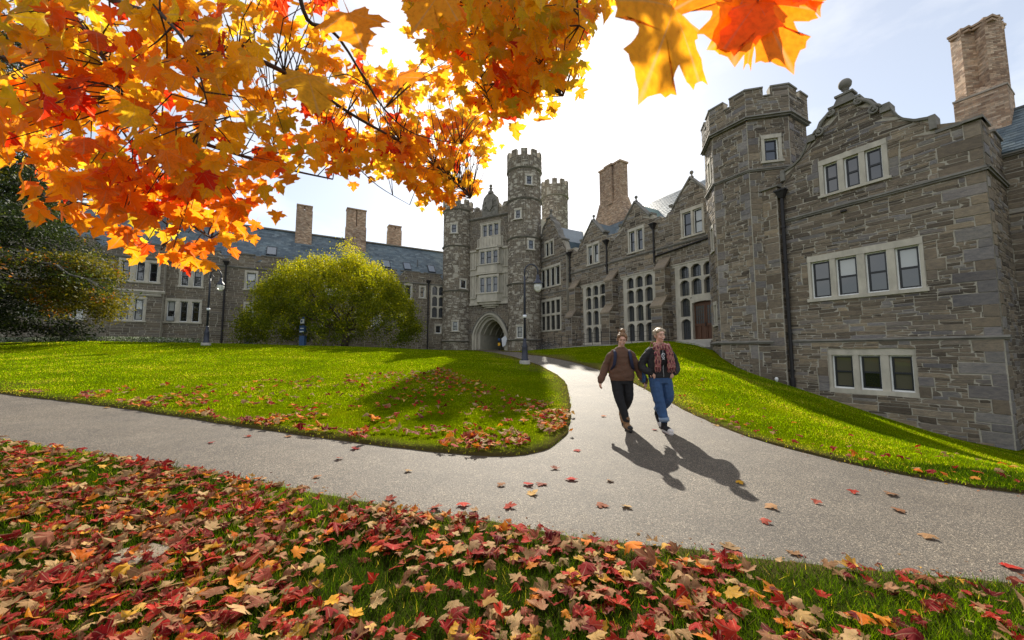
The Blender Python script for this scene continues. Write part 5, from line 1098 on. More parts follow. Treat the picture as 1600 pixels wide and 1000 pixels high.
for pts, r0 in BR:
    q = [at(*p) for p in pts]; s = []
    for i in range(len(q) - 1):
        for k in range(5):
            t = k / 5; p0, p1, p2, p3 = q[max(i - 1, 0)], q[i], q[i + 1], q[min(i + 2, len(q) - 1)]
            s.append(.5 * ((2 * p1) + (p2 - p0) * t + (2 * p0 - 5 * p1 + 4 * p2 - p3) * t * t + (3 * p1 - p0 - 3 * p2 + p3) * t ** 3))
    s.append(q[-1]); n = len(s); lb.tube(s, [1.35 * r0 * (1 - .8 * i / n) for i in range(n)], 7); tipsrc += [(p, r0 * (1 - .8 * i / n)) for i, p in enumerate(s)]
tk = MB(); tk.tube([(-3.6, -2.2, -.3), (-3.55, -2.2, .4), (-3.5, -2.1, 2.4), (-3.2, -1.6, 4.2), (-2.6, -.9, 5.4)], [.42, .33, .28, .2, .12], 12); tk.build('trunk', 'bark', mp, True)
for e, r_ in (((-5.2, 1.6, 3.2), .05), ((-2.7, 1.3, 3.0), .05), ((-2.2, 1.2, 2.9), .04), ((-.3, 1.6, 3.4), .04), ((.2, .7, 2.6), .02), ((.6, .7, 2.6), .02), ((-.9, 1.2, 3.0), .03), ((.2, 1.5, 3.1), .03)): limb(lb, (-3.2, -1.6, 4.2), e, .1, r_ * .5, rnd, 6, -.12, .03)
P1 = [(-40, -30), (515, -30), (528, 60), (565, 112), (660, 128), (705, 140), (775, 185), (770, 265), (745, 318), (650, 342), (622, 292), (560, 285), (480, 262), (430, 290), (372, 320), (398, 375), (340, 405), (290, 440), (235, 425), (205, 385), (130, 350), (55, 345), (95, 290), (-40, 235)]
P2 = [(640, -30), (912, -30), (912, 50), (895, 140), (885, 165), (860, 185), (812, 168), (795, 235), (762, 200), (705, 130), (680, 110), (650, 60)]
P3 = [(480, 205), (765, 190), (772, 262), (742, 322), (655, 340), (622, 292), (560, 282), (490, 258)]
def dep(x, y, k):
    if k == 3: return 2.6 + 1.6 * (x - 480) / 290 + rnd.uniform(-.3, .6)
    if k == 2: return 1.55 + .55 * y / 200 + rnd.uniform(0, .8)
    t = max(0, (x - 330) / 420); base = 1.45 + .6 * rnd.random() + t * 2.3 * (.6 + .4 * y / 300) + max(0, y - 200) / 200 * .5
    return base + (rnd.random() < .3) * rnd.uniform(.2, 1.2)
tw = MB(); items = []
shapes = [leaf_shape(s, .35 + .5 * random.Random(s).random(), 2) for s in range(14)]
flat = [leaf_shape(300 + s, .16, 2, True, .12) for s in range(6)]
tp = np.array([tuple(p) for p, r_ in tipsrc])
def hue(x, y, k):
    z = rnd.random()
    if z < .07: return rnd.uniform(0, .15)
    if k == 2: return min(1, max(0, rnd.gauss(.66 + .1 * (y < 70), .16)))
    if y > 235 and x < 420: return min(1, max(0, rnd.gauss(.52, .17)))
    if x < 150: return min(1, max(0, rnd.gauss(.66 if y > 60 else .72, .2)))
    if x < 480: return min(1, max(0, rnd.gauss(.76, .14)))
    return min(1, max(0, rnd.gauss(.66, .13)))
def hang(base, size, t, face=None):
    down = Vector((rnd.gauss(0, .42), rnd.gauss(0, .42), -1)); nr = Vector((rnd.gauss(0, .55), -1 if rnd.random() < .5 else 1, rnd.gauss(.35, .5))) if face is None else face
    items.append((rnd.choice(shapes), basis(down, nr) * size, np.array(base), np.array([t, rnd.random(), rnd.random()])))
for poly, k, ntip in ((P1, 1, 460), (P2, 2, 200), (P3, 3, 120)):
    xs = [p[0] for p in poly]; ys = [p[1] for p in poly]; n = 0
    while n < ntip:
        x, y = rnd.uniform(min(xs), max(xs)), rnd.uniform(min(ys), max(ys))
        if k == 1 and rnd.random() > .75 + .5 * (x > 480 or y > 240): continue
        if not inside(poly, [(x, y + 8)])[0]: continue
        if noise.noise(Vector((x / 60, y / 60, 4))) < (-.22 if k == 1 else -.45): continue
        n += 1; d = dep(x, y, k); c = at(x, y - 14, d); i = int(np.argmin(((tp - np.array(c)) ** 2).sum(1))); src = Vector(tp[i]); mid = src.lerp(c, .5) + Vector((rnd.gauss(0, .03), rnd.gauss(0, .03), .05)); tw.tube([src, mid, c], [.0042, .003, .0018], 5)
        h0 = hue(x, y, k)
        for q in range(rnd.randint(3, 5)):
            off = Vector((rnd.gauss(0, .055), rnd.gauss(0, .09), rnd.gauss(0, .045))); hang(c + off, rnd.uniform(.066, .112), min(1, max(0, h0 + rnd.gauss(0, .09))))
# the big leaves close to the lens, tip and base seen clearly
for (bx, by, tx_, ty_, d, h, w_) in ((1050, 14, 1006, 160, .76, .6, (.55, -1, .0)), (1182, 6, 1247, 110, .8, .36, (-.2, -1, .25)), (1178, 0, 1112, 78, .84, .5, (.9, -.6, .2)), (1120, -60, 1140, 60, .9, .45, (.6, -1, .2)), (1230, -60, 1290, 20, .8, .38, (0, -1, .5)), (1010, -60, 985, 30, .85, .7, (.8, -.8, .2)), (1165, -50, 1148, 98, .82, .34, (-.3, -1, 0)), (690, -10, 640, 48, 1.3, .55, (.1, -1, .3)), (545, 20, 568, 78, 1.4, .5, (.2, -1, .2)), (620, 122, 668, 122, 2.2, .45, (0, -1, .5)), (480, 118, 500, 178, 1.5, .74, (.7, -1, 0)), ):
    a, c = at(bx, by, d), at(tx_, ty_, d * .97); items.append((flat[int(bx) % 6], basis(c - a, w_) * (c - a).length, np.array(a), np.array([h, 0. if h > .7 else .5, .5])))  # yellowest leaves take the lowest value: shade put into their colour
items.sort(key=lambda q: -np.linalg.norm(q[1][:, 1]) / max(.3, np.linalg.norm(q[2] - np.array(EYE))))
lb.build('branches', 'bark', mp, True); tag(tw.build('twigs', 'bark', mp, True), kind='stuff')
def in_view(loc):
    d = Vector(loc) - EYE; return d.y > .2 and abs(d.x / d.y) < 1.4
cache = {}
near = [q for q in items if in_view(q[2])]; rest = [q for q in items if not in_view(q[2])] + near[300:]
for sh, M, loc, t in near[:300]:
    key = (id(sh), round(float(t[0]) * 14), round(float(t[1]) * 3))
    if key not in cache: cache[key] = leaf_mesh('leaf', sh, 'maple_leaf', (key[1] / 14, key[2] / 3, .5))
    o = bpy.data.objects.new('leaf', cache[key]); COL.objects.link(o); o.parent = mp; m4 = Matrix.Identity(4)
    for i in range(3):
        for j in range(3): m4[i][j] = M[i, j]
        m4[i][3] = loc[i] - ROOT[mp.name][i]
    o.matrix_local = m4
tag(bake('foliage', rest, 'maple_leaf', mp), kind='stuff')
# ================================================================== fallen leaves
fsh = [leaf_shape(100 + s, .15 + 1.0 * random.Random(s).random() ** 1.5, True, s % 2 == 0, .25 * random.Random(s + 5).random()) for s in range(16)]
fsh_c = [leaf_shape(100 + s, .35 + .9 * random.Random(s).random(), False, False, .2) for s in range(16)]
PALC = dict(crimson=(.0, .32), pink=(.34, .5), tan=(.52, .86), golden=(.88, .93), orange=(.96, 1.0))
def fcol(w): 
    k = rnd.choices(('crimson', 'pink', 'tan', 'golden', 'orange'), w)[0]; return k, rnd.uniform(*PALC[k])
FLATTEST = sorted(range(16), key=lambda i: float(np.ptp(fsh[i][0][:, 2])))[:5]
fallen = []
def drop(x, y, w, size=None, lift=.0, on='verge', tilt=.35):
    z = (Z(x, y) - .012 * (on == 'crumb') if on != 'verge' and on != 'lawn' else LZ(x, y)) + lift; nr = Vector((rnd.gauss(0, tilt), rnd.gauss(0, tilt), 1)); 
    if rnd.random() < .3: nr.z = -nr.z
    a = rnd.uniform(0, 6.28); M = basis((math.cos(a), math.sin(a), rnd.gauss(0, .12)), nr); s = size or min(.12, max(.03, rnd.gauss(.062, .019))); k, t = fcol(w); si = rnd.choice(FLATTEST) if on == 'path' else rnd.randrange(16); c = np.array([x, y, z]); loc = c - M[:, 1] * s * .35; lw = (fsh[si][0] @ (M * s).T)[:, 2]; loc[2] = z + .004 - (lw.min() if on in ('path', 'crumb') else np.percentile(lw, 12))
    fallen.append((si, M * s, loc, np.array([t, rnd.random(), rnd.random()]), k, on, (c[0] ** 2 + c[1] ** 2) ** .5))
WV = (40, 12, 34, 5, 9)
q = []
while len(q) < 7200:      # the near verge: drifts of leaves, thinner towards the right
    y = rnd.uniform(.95, 5.2); x = rnd.uniform(-1.45, 1.45) * y; pxl = 800 + 600 * x / y
    dn = .52 + .8 * noise.noise(Vector((x * 1.1, y * 1.1, 2))) + .35 * noise.noise(Vector((x * 3, y * 3, 5))); dn *= 1.35 if pxl < 650 else 1. if pxl < 950 else (.62 if pxl < 1250 else .34)
    dn *= .5 + .5 * min(1, y / 2.2)
    if rnd.random() < dn: q.append((x, y))
qa = np.array(q); ok = ~inside(PATH_POLY, qa); bp = np.array([b_[:2] for b_ in B_EDGE]); by_ = np.interp(qa[:, 0], bp[:, 0], bp[:, 1]); ok &= qa[:, 1] < by_ + .02
for x, y in qa[ok]: drop(x, y, WV, lift=rnd.uniform(.008, .042), tilt=.3)
le = np.array([b_[:2] for b_ in L_EDGE[:16]])
for k in range(1700):      # lawn beyond the path: a drift along its edge, stray leaves further up
    i = rnd.choices(range(2, len(le) - 1), [float(np.linalg.norm(le[j + 1] - le[j])) ** .8 for j in range(2, len(le) - 1)])[0]; t = rnd.random(); p = le[i] * (1 - t) + le[i + 1] * t
    away = abs(rnd.gauss(0, .75)) if rnd.random() < .6 else rnd.uniform(0, 8); dirv = Vector((-2.5, 14)) - Vector(p); dirv.normalize(); x, y = p[0] + dirv.x * away + rnd.gauss(0, .1), p[1] + dirv.y * away
    if noise.noise(Vector((x * 1.2, y * 1.2, 8))) < -.05 and away < 2: continue
    drop(x, y, (32, 10, 30, 6, 22), min(.13, max(.05, rnd.gauss(.085, .02))), .048, 'lawn')
re_ = np.array([b_[:2] for b_ in R_EDGE[1:13]])
for k in range(130):
    i = rnd.randrange(len(re_) - 1); t = rnd.random(); p = re_[i] * (1 - t) + re_[i + 1] * t; away = abs(rnd.gauss(0, .5)) + .03 if rnd.random() < .7 else rnd.uniform(0, 4); x, y = p[0] + away * .8, p[1] + away * .6; drop(x, y, (35, 10, 25, 5, 25), lift=.034, on='lawn')
PXP = [(330, 691), (410, 748), (530, 716), (495, 744), (638, 735), (388, 681), (451, 681), (555, 700), (167, 638), (783, 757), (826, 756), (846, 755), (832, 770), (681, 793), (724, 788), (741, 796), (796, 790), (893, 748), (867, 731), (902, 703), (953, 750), (940, 788), (979, 790), (1156, 753), (1204, 791), (1196, 814), (1276, 784), (1333, 768), (1392, 771), (1404, 796), (1449, 837), (1140, 852), (1150, 866), (1364, 891), (1420, 896), (1580, 884), (1120, 664), (610, 778), (300, 730), (20, 690), (912, 845), (1240, 862), (1023, 671), (943, 650), (1330, 641 + 70)]
for px, py in PXP:
    r = at(px, py, 1.) - EYE; t = -EYE.z / r.z
    for _ in range(4): p = EYE + r * t; t = (Z(p.x, p.y) + .015 - EYE.z) / r.z
    p = EYE + r * t; drop(p.x, p.y, (30, 26, 34, 4, 6), rnd.uniform(.07, .115), .0, 'path', .12)
for ed_, nn in ((B_EDGE[2:19], 650), (L_EDGE[2:17], 420), (R_EDGE[2:12], 260)):
    ev = np.array([b_[:2] for b_ in ed_])
    for k in range(nn):
        i = rnd.randrange(len(ev) - 1); t = rnd.random(); p = ev[i] * (1 - t) + ev[i + 1] * t; tn = ev[i + 1] - ev[i]; tn = tn / np.linalg.norm(tn); o_ = abs(rnd.gauss(0, .13)) - .02; drop(p[0] - tn[1] * o_, p[1] + tn[0] * o_, (10, 10, 60, 15, 5), rnd.uniform(.01, .028), 0., 'crumb', .3)
pin = inside(PATH_POLY, np.array([(f_[2][0], f_[2][1]) for f_ in fallen]))
fallen = [f_ for f_, i_ in zip(fallen, pin) if f_[5] in ('path', 'crumb') or not i_ or rnd.random() < .25]
vis = lambda f_: abs(f_[2][0] / max(f_[2][1], .1)) < 1.36 and f_[2][1] > 1.45
fallen.sort(key=lambda f_: (not vis(f_) or f_[5] == 'crumb', f_[5] != 'path', f_[6])); COLW = dict(crimson='crimson red', pink='faded pink', tan='dry tan', golden='golden ochre', orange='bright orange'); PLC = dict(verge='among the leaf litter on the near grass verge', lawn='on the sunlit lawn edge beyond the path', path='lying alone on the grey asphalt path')
cache = {}; chosen = fallen[:300]; ORD = ('leftmost', 'second from the left', 'third from the left', 'fourth from the left', 'fifth from the left', 'sixth from the left', 'seventh from the left', 'eighth from the left', 'ninth from the left', 'tenth from the left')
def where(f_):
    x, y = f_[2][0], f_[2][1]; px = 800 + PXF * x / y
    if f_[5] == 'path':
        same = sorted(800 + PXF * g_[2][0] / g_[2][1] for g_ in chosen if g_[5] == 'path' and g_[4] == f_[4]); r_ = same.index(px); n_ = len(same)
        return (ORD[r_] if r_ < 10 else ORD[n_ - 1 - r_].replace('left', 'right')) + f' of the {COLW[f_[4]]} leaves on the path'
    col = ('at the left end of', 'in the left half of', 'in the right half of', 'at the right end of')[min(3, max(0, int(px // 400)))]; e_ = float(np.interp(x, bp[:, 0], bp[:, 1])) - y
    return f"{'close to the path edge' if e_ < .6 else 'lower down'} {col} the leaf-strewn verge" if f_[5] == 'verge' else f'{col} the lawn beyond the path'
for i, f_ in enumerate(chosen):
    s, M, loc, t, k, on, dist = f_; key = (s, k, round(float(t[0]) * 40), round(float(t[1]) * 2)); big = np.linalg.norm(M[:, 1]) > .07
    if key not in cache: cache[key] = leaf_mesh('fallen_leaf', fsh[s], 'fallen_leaf', (float(t[0]), key[3] / 2, .5))
    o = bpy.data.objects.new('fallen_leaf', cache[key]); COL.objects.link(o); m4 = Matrix.Identity(4)
    for a in range(3):
        for c in range(3): m4[a][c] = M[a, c]
        m4[a][3] = loc[a]
    o.matrix_world = m4; lab = f"maple leaf, {where(f_)}" if on == 'path' else f"{'large' if big else 'small'} {COLW[k]} maple leaf {where(f_)}"; tag(o, lab, 'leaf', 'leaves lying on the asphalt path' if on == 'path' else f"{'large' if big else 'small'} {COLW[k]} leaves {where(f_)}")
o = bake('leaf_litter', [((fsh if f_[6] < 2.8 else fsh_c)[f_[0]], f_[1], f_[2], f_[3]) for f_ in fallen[300:]], 'fallen_leaf'); tag(o, 'scattered red, tan and orange leaf litter over verge and lawn', 'leaf litter', kind='stuff')
# ================================================================== grass
def blades(n, y0, y1, hmin, hmax, wk, seed, power=1., base_t=.5):
    g_ = np.random.default_rng(seed); y = y0 + (y1 - y0) * g_.random(n) ** power; x = g_.uniform(-1.5, 1.5, n) * y; q = np.column_stack([x, y]); q = q[~inside(PATH_POLY, q + g_.normal(0, .025, q.shape))]
    e = (q[:, 0] - FB.o.x) * FB.n.x + (q[:, 1] - FB.o.y) * FB.n.y; e2 = (q[:, 0] - FH.o.x) * FH.n.x + (q[:, 1] - FH.o.y) * FH.n.y
    ub = (q[:, 0] - FB.o.x) * FB.d.x + (q[:, 1] - FB.o.y) * FB.d.y; q = q[((e > .02) | (ub > 8.9)) & (e2 > 2.6)]; n = len(q); z = ZN(q) + .02
    d = np.linalg.norm(q, axis=1); near_e = edge_dist(PATH_POLY, q) if n < 2e5 else np.full(n, 9.); h = g_.uniform(hmin, hmax, n) * (1 - .45 * np.exp(-near_e / .25)); w = np.maximum(.0035, wk * d); a = g_.uniform(0, 6.283, n); ln = g_.normal(0, .45, (n, 2)); s = np.column_stack([np.cos(a), np.sin(a), np.zeros(n)]) * w[:, None] * .5
    b_ = np.column_stack([q, z]); tip = b_ + np.column_stack([ln[:, 0] * h, ln[:, 1] * h, h]); V = np.stack([b_ - s, b_ + s, tip], 1).reshape(-1, 3)
    pt = np.array([noise.noise(Vector((p[0] * .8, p[1] * .8, 1))) for p in q]) if n < 4e5 else 0; t = np.clip(g_.normal(base_t, .18, n) + pt * .42 + .4 * np.exp(-near_e / .3) * g_.random(n), 0, 1); t[g_.random(n) < .02] = 1
    return V, np.column_stack([t, g_.random(n), g_.random(n)])
Vs, Ts = zip(blades(250000, .95, 4.9, .03, .085, .0015, 1, .8, -.04), blades(230000, 4.2, 17, .02, .045, .0012, 2, 1.15, .6), blades(220000, 8, 42, .025, .05, .0013, 3, 1.1, .63)); V = np.vstack(Vs); T = np.vstack(Ts)  # first set, the near verge, has shade put into its darker tint
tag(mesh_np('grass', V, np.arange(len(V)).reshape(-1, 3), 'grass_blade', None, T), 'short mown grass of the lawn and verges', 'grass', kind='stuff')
# a flat stone half buried in the litter
rr = random.Random(3); p = (-2.22, 2.4); mb = MB(); n = 11; zs = LZ(*p)
ring_ = [(p[0] + .2 * math.cos(a) * rr.uniform(.85, 1.1), p[1] + .12 * math.sin(a) * rr.uniform(.85, 1.1)) for a in np.linspace(0, 2 * math.pi, n, endpoint=False)]
mb.add([(x, y, zs - .03) for x, y in ring_] + [(x, y, zs + .03 + rr.uniform(-.006, .006)) for x, y in ring_] + [(p[0] + (x - p[0]) * .8, p[1] + (y - p[1]) * .8, zs + .045 + rr.uniform(-.004, .004)) for x, y in ring_], [(i, (i + 1) % n, n + (i + 1) % n, n + i) for i in range(n)] + [(n + i, n + (i + 1) % n, 2 * n + (i + 1) % n, 2 * n + i) for i in range(n)] + [tuple(range(2 * n, 3 * n))], (.5, .4, .5)); tag(mb.build('flat_stone', 'stone'), 'flat grey stone half buried under leaves on the near verge', 'stone')
# ================================================================== people
TMP = bpy.data.scenes.new('workbench')
def ell(mb, c, r, rot=None, n=10, m=14):
    vs = []; c = Vector(c)
    for i in range(n + 1):
        a = math.pi * i / n
        for k in range(m): b_ = 2 * math.pi * k / m; p = Vector((r[0] * math.sin(a) * math.cos(b_), r[1] * math.sin(a) * math.sin(b_), r[2] * math.cos(a))); vs.append(c + (rot @ p if rot else p))
    mb.add(vs, [(i * m + k, i * m + (k + 1) % m, (i + 1) * m + (k + 1) % m, (i + 1) * m + k) for i in range(n) for k in range(m)])
def chain(mb, pts, rad, n=10):
    """rounded, tapering limb through its joints"""
    P = [Vector(p) for p in pts]; q, rr = [], []
    for i in range(len(P) - 1):
        for k in range(5):
            t = k / 5; p0, p1, p2, p3 = P[max(i - 1, 0)], P[i], P[i + 1], P[min(i + 2, len(P) - 1)]
            q.append(.5 * ((2 * p1) + (p2 - p0) * t + (2 * p0 - 5 * p1 + 4 * p2 - p3) * t * t + (3 * p1 - p0 - 3 * p2 + p3) * t ** 3)); rr.append(rad[i] + (rad[i + 1] - rad[i]) * t)
    q.append(P[-1]); rr.append(rad[-1]); mb.tube(q, rr, n); ell(mb, q[0], (rr[0],) * 3, None, 6, 10); ell(mb, q[-1], (rr[-1],) * 3, None, 6, 10)
def torso(mb, rings, n=18):
    """rings: (z, half width, half depth, x, y)"""
    vs = [(x + a * math.cos(t), y + b_ * math.sin(t), z) for z, a, b_, x, y in rings for t in np.linspace(0, 2 * math.pi, n, endpoint=False)]; m = len(rings)
    mb.add(vs, [(i * n + k, i * n + (k + 1) % n, (i + 1) * n + (k + 1) % n, (i + 1) * n + k) for i in range(m - 1) for k in range(n)] + [tuple(range(n - 1, -1, -1)), tuple(range((m - 1) * n, m * n))])
def organic(mb, name, mat, parent, vox=.009, smooth=4, wrinkle=0., wscale=9., seed=0, zcut=None):
    """fuse overlapping forms into one continuous skin"""
    me = bpy.data.meshes.new('tmp'); me.from_pydata(mb.v, [], mb.f); me.update(); o = bpy.data.objects.new('tmp', me); TMP.collection.objects.link(o)
    r = o.modifiers.new('r', 'REMESH'); r.mode = 'VOXEL'; r.voxel_size = vox; r.use_smooth_shade = True
    s = o.modifiers.new('s', 'SMOOTH'); s.factor = .5; s.iterations = smooth
    TMP.view_layers[0].update(); dg = TMP.view_layers[0].depsgraph; nm = bpy.data.meshes.new_from_object(o.evaluated_get(dg)); bpy.data.objects.remove(o); nm.name = name
    if wrinkle:
        n = len(nm.vertices); co = np.empty(n * 3, np.float32); no = np.empty(n * 3, np.float32); nm.vertices.foreach_get('co', co); nm.vertex_normals.foreach_get('vector', no); co = co.reshape(-1, 3); no = no.reshape(-1, 3)
        k = np.array([noise.noise(Vector((p[0] * wscale, p[1] * wscale, p[2] * wscale * 1.9 + seed))) + .5 * noise.noise(Vector((p[0] * wscale * 2.3, p[1] * wscale * 2.3, p[2] * wscale * 4 + seed))) for p in co.tolist()], np.float32)
        nm.vertices.foreach_set('co', (co + no * (wrinkle * k)[:, None]).ravel())
    nm.materials.clear(); nm.materials.append(MAT[mat]); nm.polygons.foreach_set('use_smooth', np.ones(len(nm.polygons), bool)); nm.update(); return link(name, nm, parent, False)
def hand(mb, w, dirv, palmn, curl=.5, s=1.):
    """palm, four fingers of unequal length and a thumb off the side of the palm"""
    w, f = Vector(w), Vector(dirv).normalized(); n = Vector(palmn); n = (n - f * n.dot(f)).normalized(); sd = f.cross(n); chain(mb, [w, w + f * .045 * s, w + f * .085 * s], [.024 * s, .027 * s, .025 * s])
    for k, L in enumerate((.07, .08, .074, .056)):
        b_ = w + f * .085 * s + sd * (k - 1.5) * .0165 * s; p1 = b_ + (f * math.cos(curl * .5) + n * math.sin(curl * .5)) * L * .45 * s; p2 = p1 + (f * math.cos(curl * 1.5) + n * math.sin(curl * 1.5)) * L * .35 * s; p3 = p2 + (f * math.cos(curl * 2.2) + n * math.sin(curl * 2.2)) * L * .25 * s; chain(mb, [b_, p1, p2, p3], [.0095 * s, .0088 * s, .008 * s, .007 * s], 8)
    b_ = w + f * .03 * s - sd * .024 * s; p1 = b_ + (f * .7 - sd * .7 + n * .2) * .035 * s; chain(mb, [b_, p1, p1 + (f * .9 - sd * .2 + n * .35) * .03 * s], [.012 * s, .0105 * s, .0085 * s], 8)
def head(skin, c, tilt, turn, lean):
    M = Matrix.Translation(c) @ Matrix.Rotation(turn, 4, 'Z') @ Matrix.Rotation(lean, 4, 'Y') @ Matrix.Rotation(tilt, 4, 'X'); R3 = M.to_3x3(); E = lambda p, r: ell(skin, M @ Vector(p), r, R3)
    E((0, .015, .03), (.075, .092, .085)); E((0, -.02, -.018), (.058, .069, .084)); E((0, -.052, -.084), (.027, .03, .026))
    for s in (-1, 1): E((s * .033, -.056, -.028), (.027, .029, .026)); E((s * .077, .012, -.008), (.011, .021, .032))
    E((0, -.07, .036), (.048, .02, .014)); E((0, -.092, .0), (.008, .011, .025)); E((0, -.1, -.021), (.0125, .013, .0095)); E((0, -.082, -.052), (.026, .014, .02))
    return M
def face(M, par, brow):
    T = lambda p: M @ Vector(p); R3 = M.to_3x3()
    for s in (-1, 1):
        mb = MB(); mb.tube([T((s * .03 + x, -.0895 + x * x * 6 + .003 * (abs(x) > .012), .007 + .005 * (1 - (x / .016) ** 2))) for x in np.linspace(-.016, .016, 7)], [.0015, .0032, .004, .0042, .004, .0032, .0015], 6); mb.build('eye', 'eye_dark', par, True, False)
        mb = MB(); mb.tube([T((s * (.03 + x), -.0935 + abs(x) * .25, .031 + .006 * (1 - (x / .024) ** 2))) for x in np.linspace(-.022, .022, 6)], [.002, .0038, .004, .0038, .003, .0015], 5); mb.build('eyebrow', brow, par, True, False)
    mb = MB(); mb.tube([T((x, -.099 + x * x * 14, -.052 + x * x * 16)) for x in np.linspace(-.028, .028, 9)], [.002, .005, .006, .0065, .0065, .0065, .006, .005, .002], 6); mb.build('lips', 'lip', par, True, False)
    mb = MB(); mb.tube([T((x, -.1035 + x * x * 14, -.0505 + x * x * 16)) for x in np.linspace(-.02, .02, 7)], [.001, .0028, .0034, .0036, .0034, .0028, .001], 6); mb.build('teeth', 'teeth', par, True, False)
def person(x, y, rz):
    r = empty('person', (x, y, Z(x, y)), rz); return r
def shoe(mb, heel, toe, w=.042, h=.05):
    heel, toe = Vector(heel), Vector(toe); chain(mb, [heel, heel.lerp(toe, .55) + Vector((0, 0, .012)), toe], [w * .9, w * 1.02, w * .8]); 
# ---- the walker in the brown sweatshirt
A = person(1.84, 6.5, R(-4)); tag(A, 'smiling person in brown sweatshirt, black trousers and tan ankle boots walking on the path', 'person')
sk = MB(); hc = Vector((.012, -.05, 1.462)); M = head(sk, hc, R(20), R(-8), R(4)); chain(sk, [(0, .0, 1.24), (0, -.01, 1.33), (.008, -.03, 1.41)], [.07, .052, .05]); torso(sk, [(.78, .15, .1, 0, 0), (.95, .13, .09, 0, 0), (1.15, .135, .09, 0, 0), (1.24, .11, .075, 0, 0), (1.29, .06, .05, 0, 0)])
armL = [(-.12, .0, 1.22), (-.178, .01, 1.16), (-.26, .03, .99), (-.335, -.01, .83), (-.352, -.02, .775)]; armR = [(.12, .0, 1.22), (.178, .005, 1.16), (.265, .02, .98), (.35, .0, .82), (.372, -.01, .765)]
for a in (armL, armR): chain(sk, a, [.04, .042, .036, .03, .026])
hand(sk, (-.352, -.02, .775), (-.12, -.06, -1), (.6, .3, 0), .5, .9); hand(sk, (.372, -.01, .765), (.18, -.06, -1), (-.6, .3, 0), .55, .9)
legF = [(-.085, .0, .82), (-.06, -.09, .46), (.03, -.15, .11)]; legB = [(.085, .01, .82), (.1, .0, .46), (.06, .33, .2)]
for l in (legF, legB): chain(sk, l, [.07, .048, .03])
body = organic(sk, 'body', 'skin', A, .0065, 3); face(M, body, 'hair_fair')
hr = MB(); R3 = M.to_3x3(); ell(hr, M @ Vector((0, .032, .042)), (.081, .092, .083), R3); ell(hr, M @ Vector((0, -.02, .085)), (.056, .05, .035), R3); ell(hr, M @ Vector((.0, .07, .13)), (.046, .044, .04), R3)
for s in (-1, 1): ell(hr, M @ Vector((s * .07, .004, .025)), (.015, .046, .05), R3); ell(hr, M @ Vector((s * .05, -.035, .068)), (.03, .035, .03), R3)
for k in range(26): a = random.Random(k).uniform(0, 6.28); hr.tube([M @ Vector((.06 * math.cos(a), .05 + .05 * math.sin(a), .12)), M @ Vector((.1 * math.cos(a), .05 + .08 * math.sin(a), .15 + .03 * math.sin(a * 3)))], [.006, .002], 5)
organic(hr, 'hair', 'hair_fair', A, .006, 1, .004, 40, 2)
sw = MB(); torso(sw, [(.775, .19, .128, .0, 0), (.8, .2, .135, 0, 0), (.85, .215, .15, 0, 0), (.95, .205, .146, 0, 0), (1.08, .185, .136, 0, 0), (1.2, .178, .13, 0, 0), (1.27, .14, .108, 0, 0), (1.315, .09, .08, 0, .0), (1.34, .07, .066, 0, -.005)])
chain(sw, [(-.12, .0, 1.24), (-.178, .01, 1.17), (-.26, .03, .99), (-.335, -.01, .82), (-.36, -.02, .765)], [.062, .074, .068, .064, .05]); chain(sw, [(.12, .0, 1.24), (.178, .005, 1.17), (.265, .02, .98), (.35, .0, .82), (.378, -.008, .755)], [.062, .074, .068, .064, .05])
organic(sw, 'sweatshirt', 'sweatshirt', A, .009, 4, .011, 8, 3)
tr = MB(); torso(tr, [(.72, .16, .115, 0, 0), (.84, .175, .12, 0, 0), (.93, .155, .105, 0, 0)]); chain(tr, [(-.085, .0, .8), (-.08, -.05, .62), (-.058, -.095, .46), (.005, -.125, .25), (.028, -.148, .15)], [.105, .09, .076, .064, .058]); chain(tr, [(.085, .01, .8), (.1, .0, .62), (.1, .0, .46), (.08, .2, .3), (.065, .3, .23)], [.105, .09, .076, .064, .058])
organic(tr, 'trousers', 'black_cloth', A, .009, 4, .006, 10, 5)
for (hl, te, an, nm) in (((.03, -.13, .052), (.045, -.335, .045), (.03, -.15, .17), 'f'), ((.06, .36, .16), (.055, .22, .05), (.062, .32, .25), 'b')):
    bt = MB(); shoe(bt, hl, te, .048); chain(bt, [an, hl], [.056, .05]); bo = organic(bt, 'boot', 'boot_tan', A, .008, 3)
    so = MB(); chain(so, [Vector(hl) - Vector((0, 0, .03)), Vector(te) - Vector((0, .012, .026))], [.038, .034]); organic(so, 'sole', 'rubber', bo, .008, 2)
    if nm == 'f': tc = MB(); ell(tc, Vector(te) + Vector((0, .01, .012)), (.044, .052, .036)); tc.build('toe_cap', 'rubber', bo, True, False)
bp = empty('backpack', (1.84, 6.5, Z(1.84, 6.5) + .8), R(-4)); tag(bp, 'navy backpack whose shoulder straps show over the brown sweatshirt', 'backpack')
for s in (-1, 1):
    mb = MB(); pts = [(s * .1, .12, .44), (s * .108, .04, .488), (s * .112, -.04, .482), (s * .12, -.112, .42), (s * .128, -.135, .34), (s * .145, -.135, .24), (s * .175, -.07, .16), (s * .17, .1, .12)]; vs = []
    for p in pts: vs += [Vector(p) + Vector((-.024, -.01, 0)), Vector(p) + Vector((.024, -.01, 0)), Vector(p) + Vector((.024, .012, 0)), Vector(p) + Vector((-.024, .012, 0))]
    mb.add(vs, [(4 * i + k, 4 * i + (k + 1) % 4, 4 * i + 4 + (k + 1) % 4, 4 * i + 4 + k) for i in range(len(pts) - 1) for k in range(4)]); mb.build('strap', 'navy_web', bp, True, False)
pk = MB(); torso(pk, [(.02, .12, .06, 0, .22), (.06, .15, .085, 0, .23), (.3, .155, .09, 0, .23), (.45, .14, .075, 0, .22), (.5, .09, .05, 0, .2)]); organic(pk, 'pack', 'navy_web', bp, .012, 4)
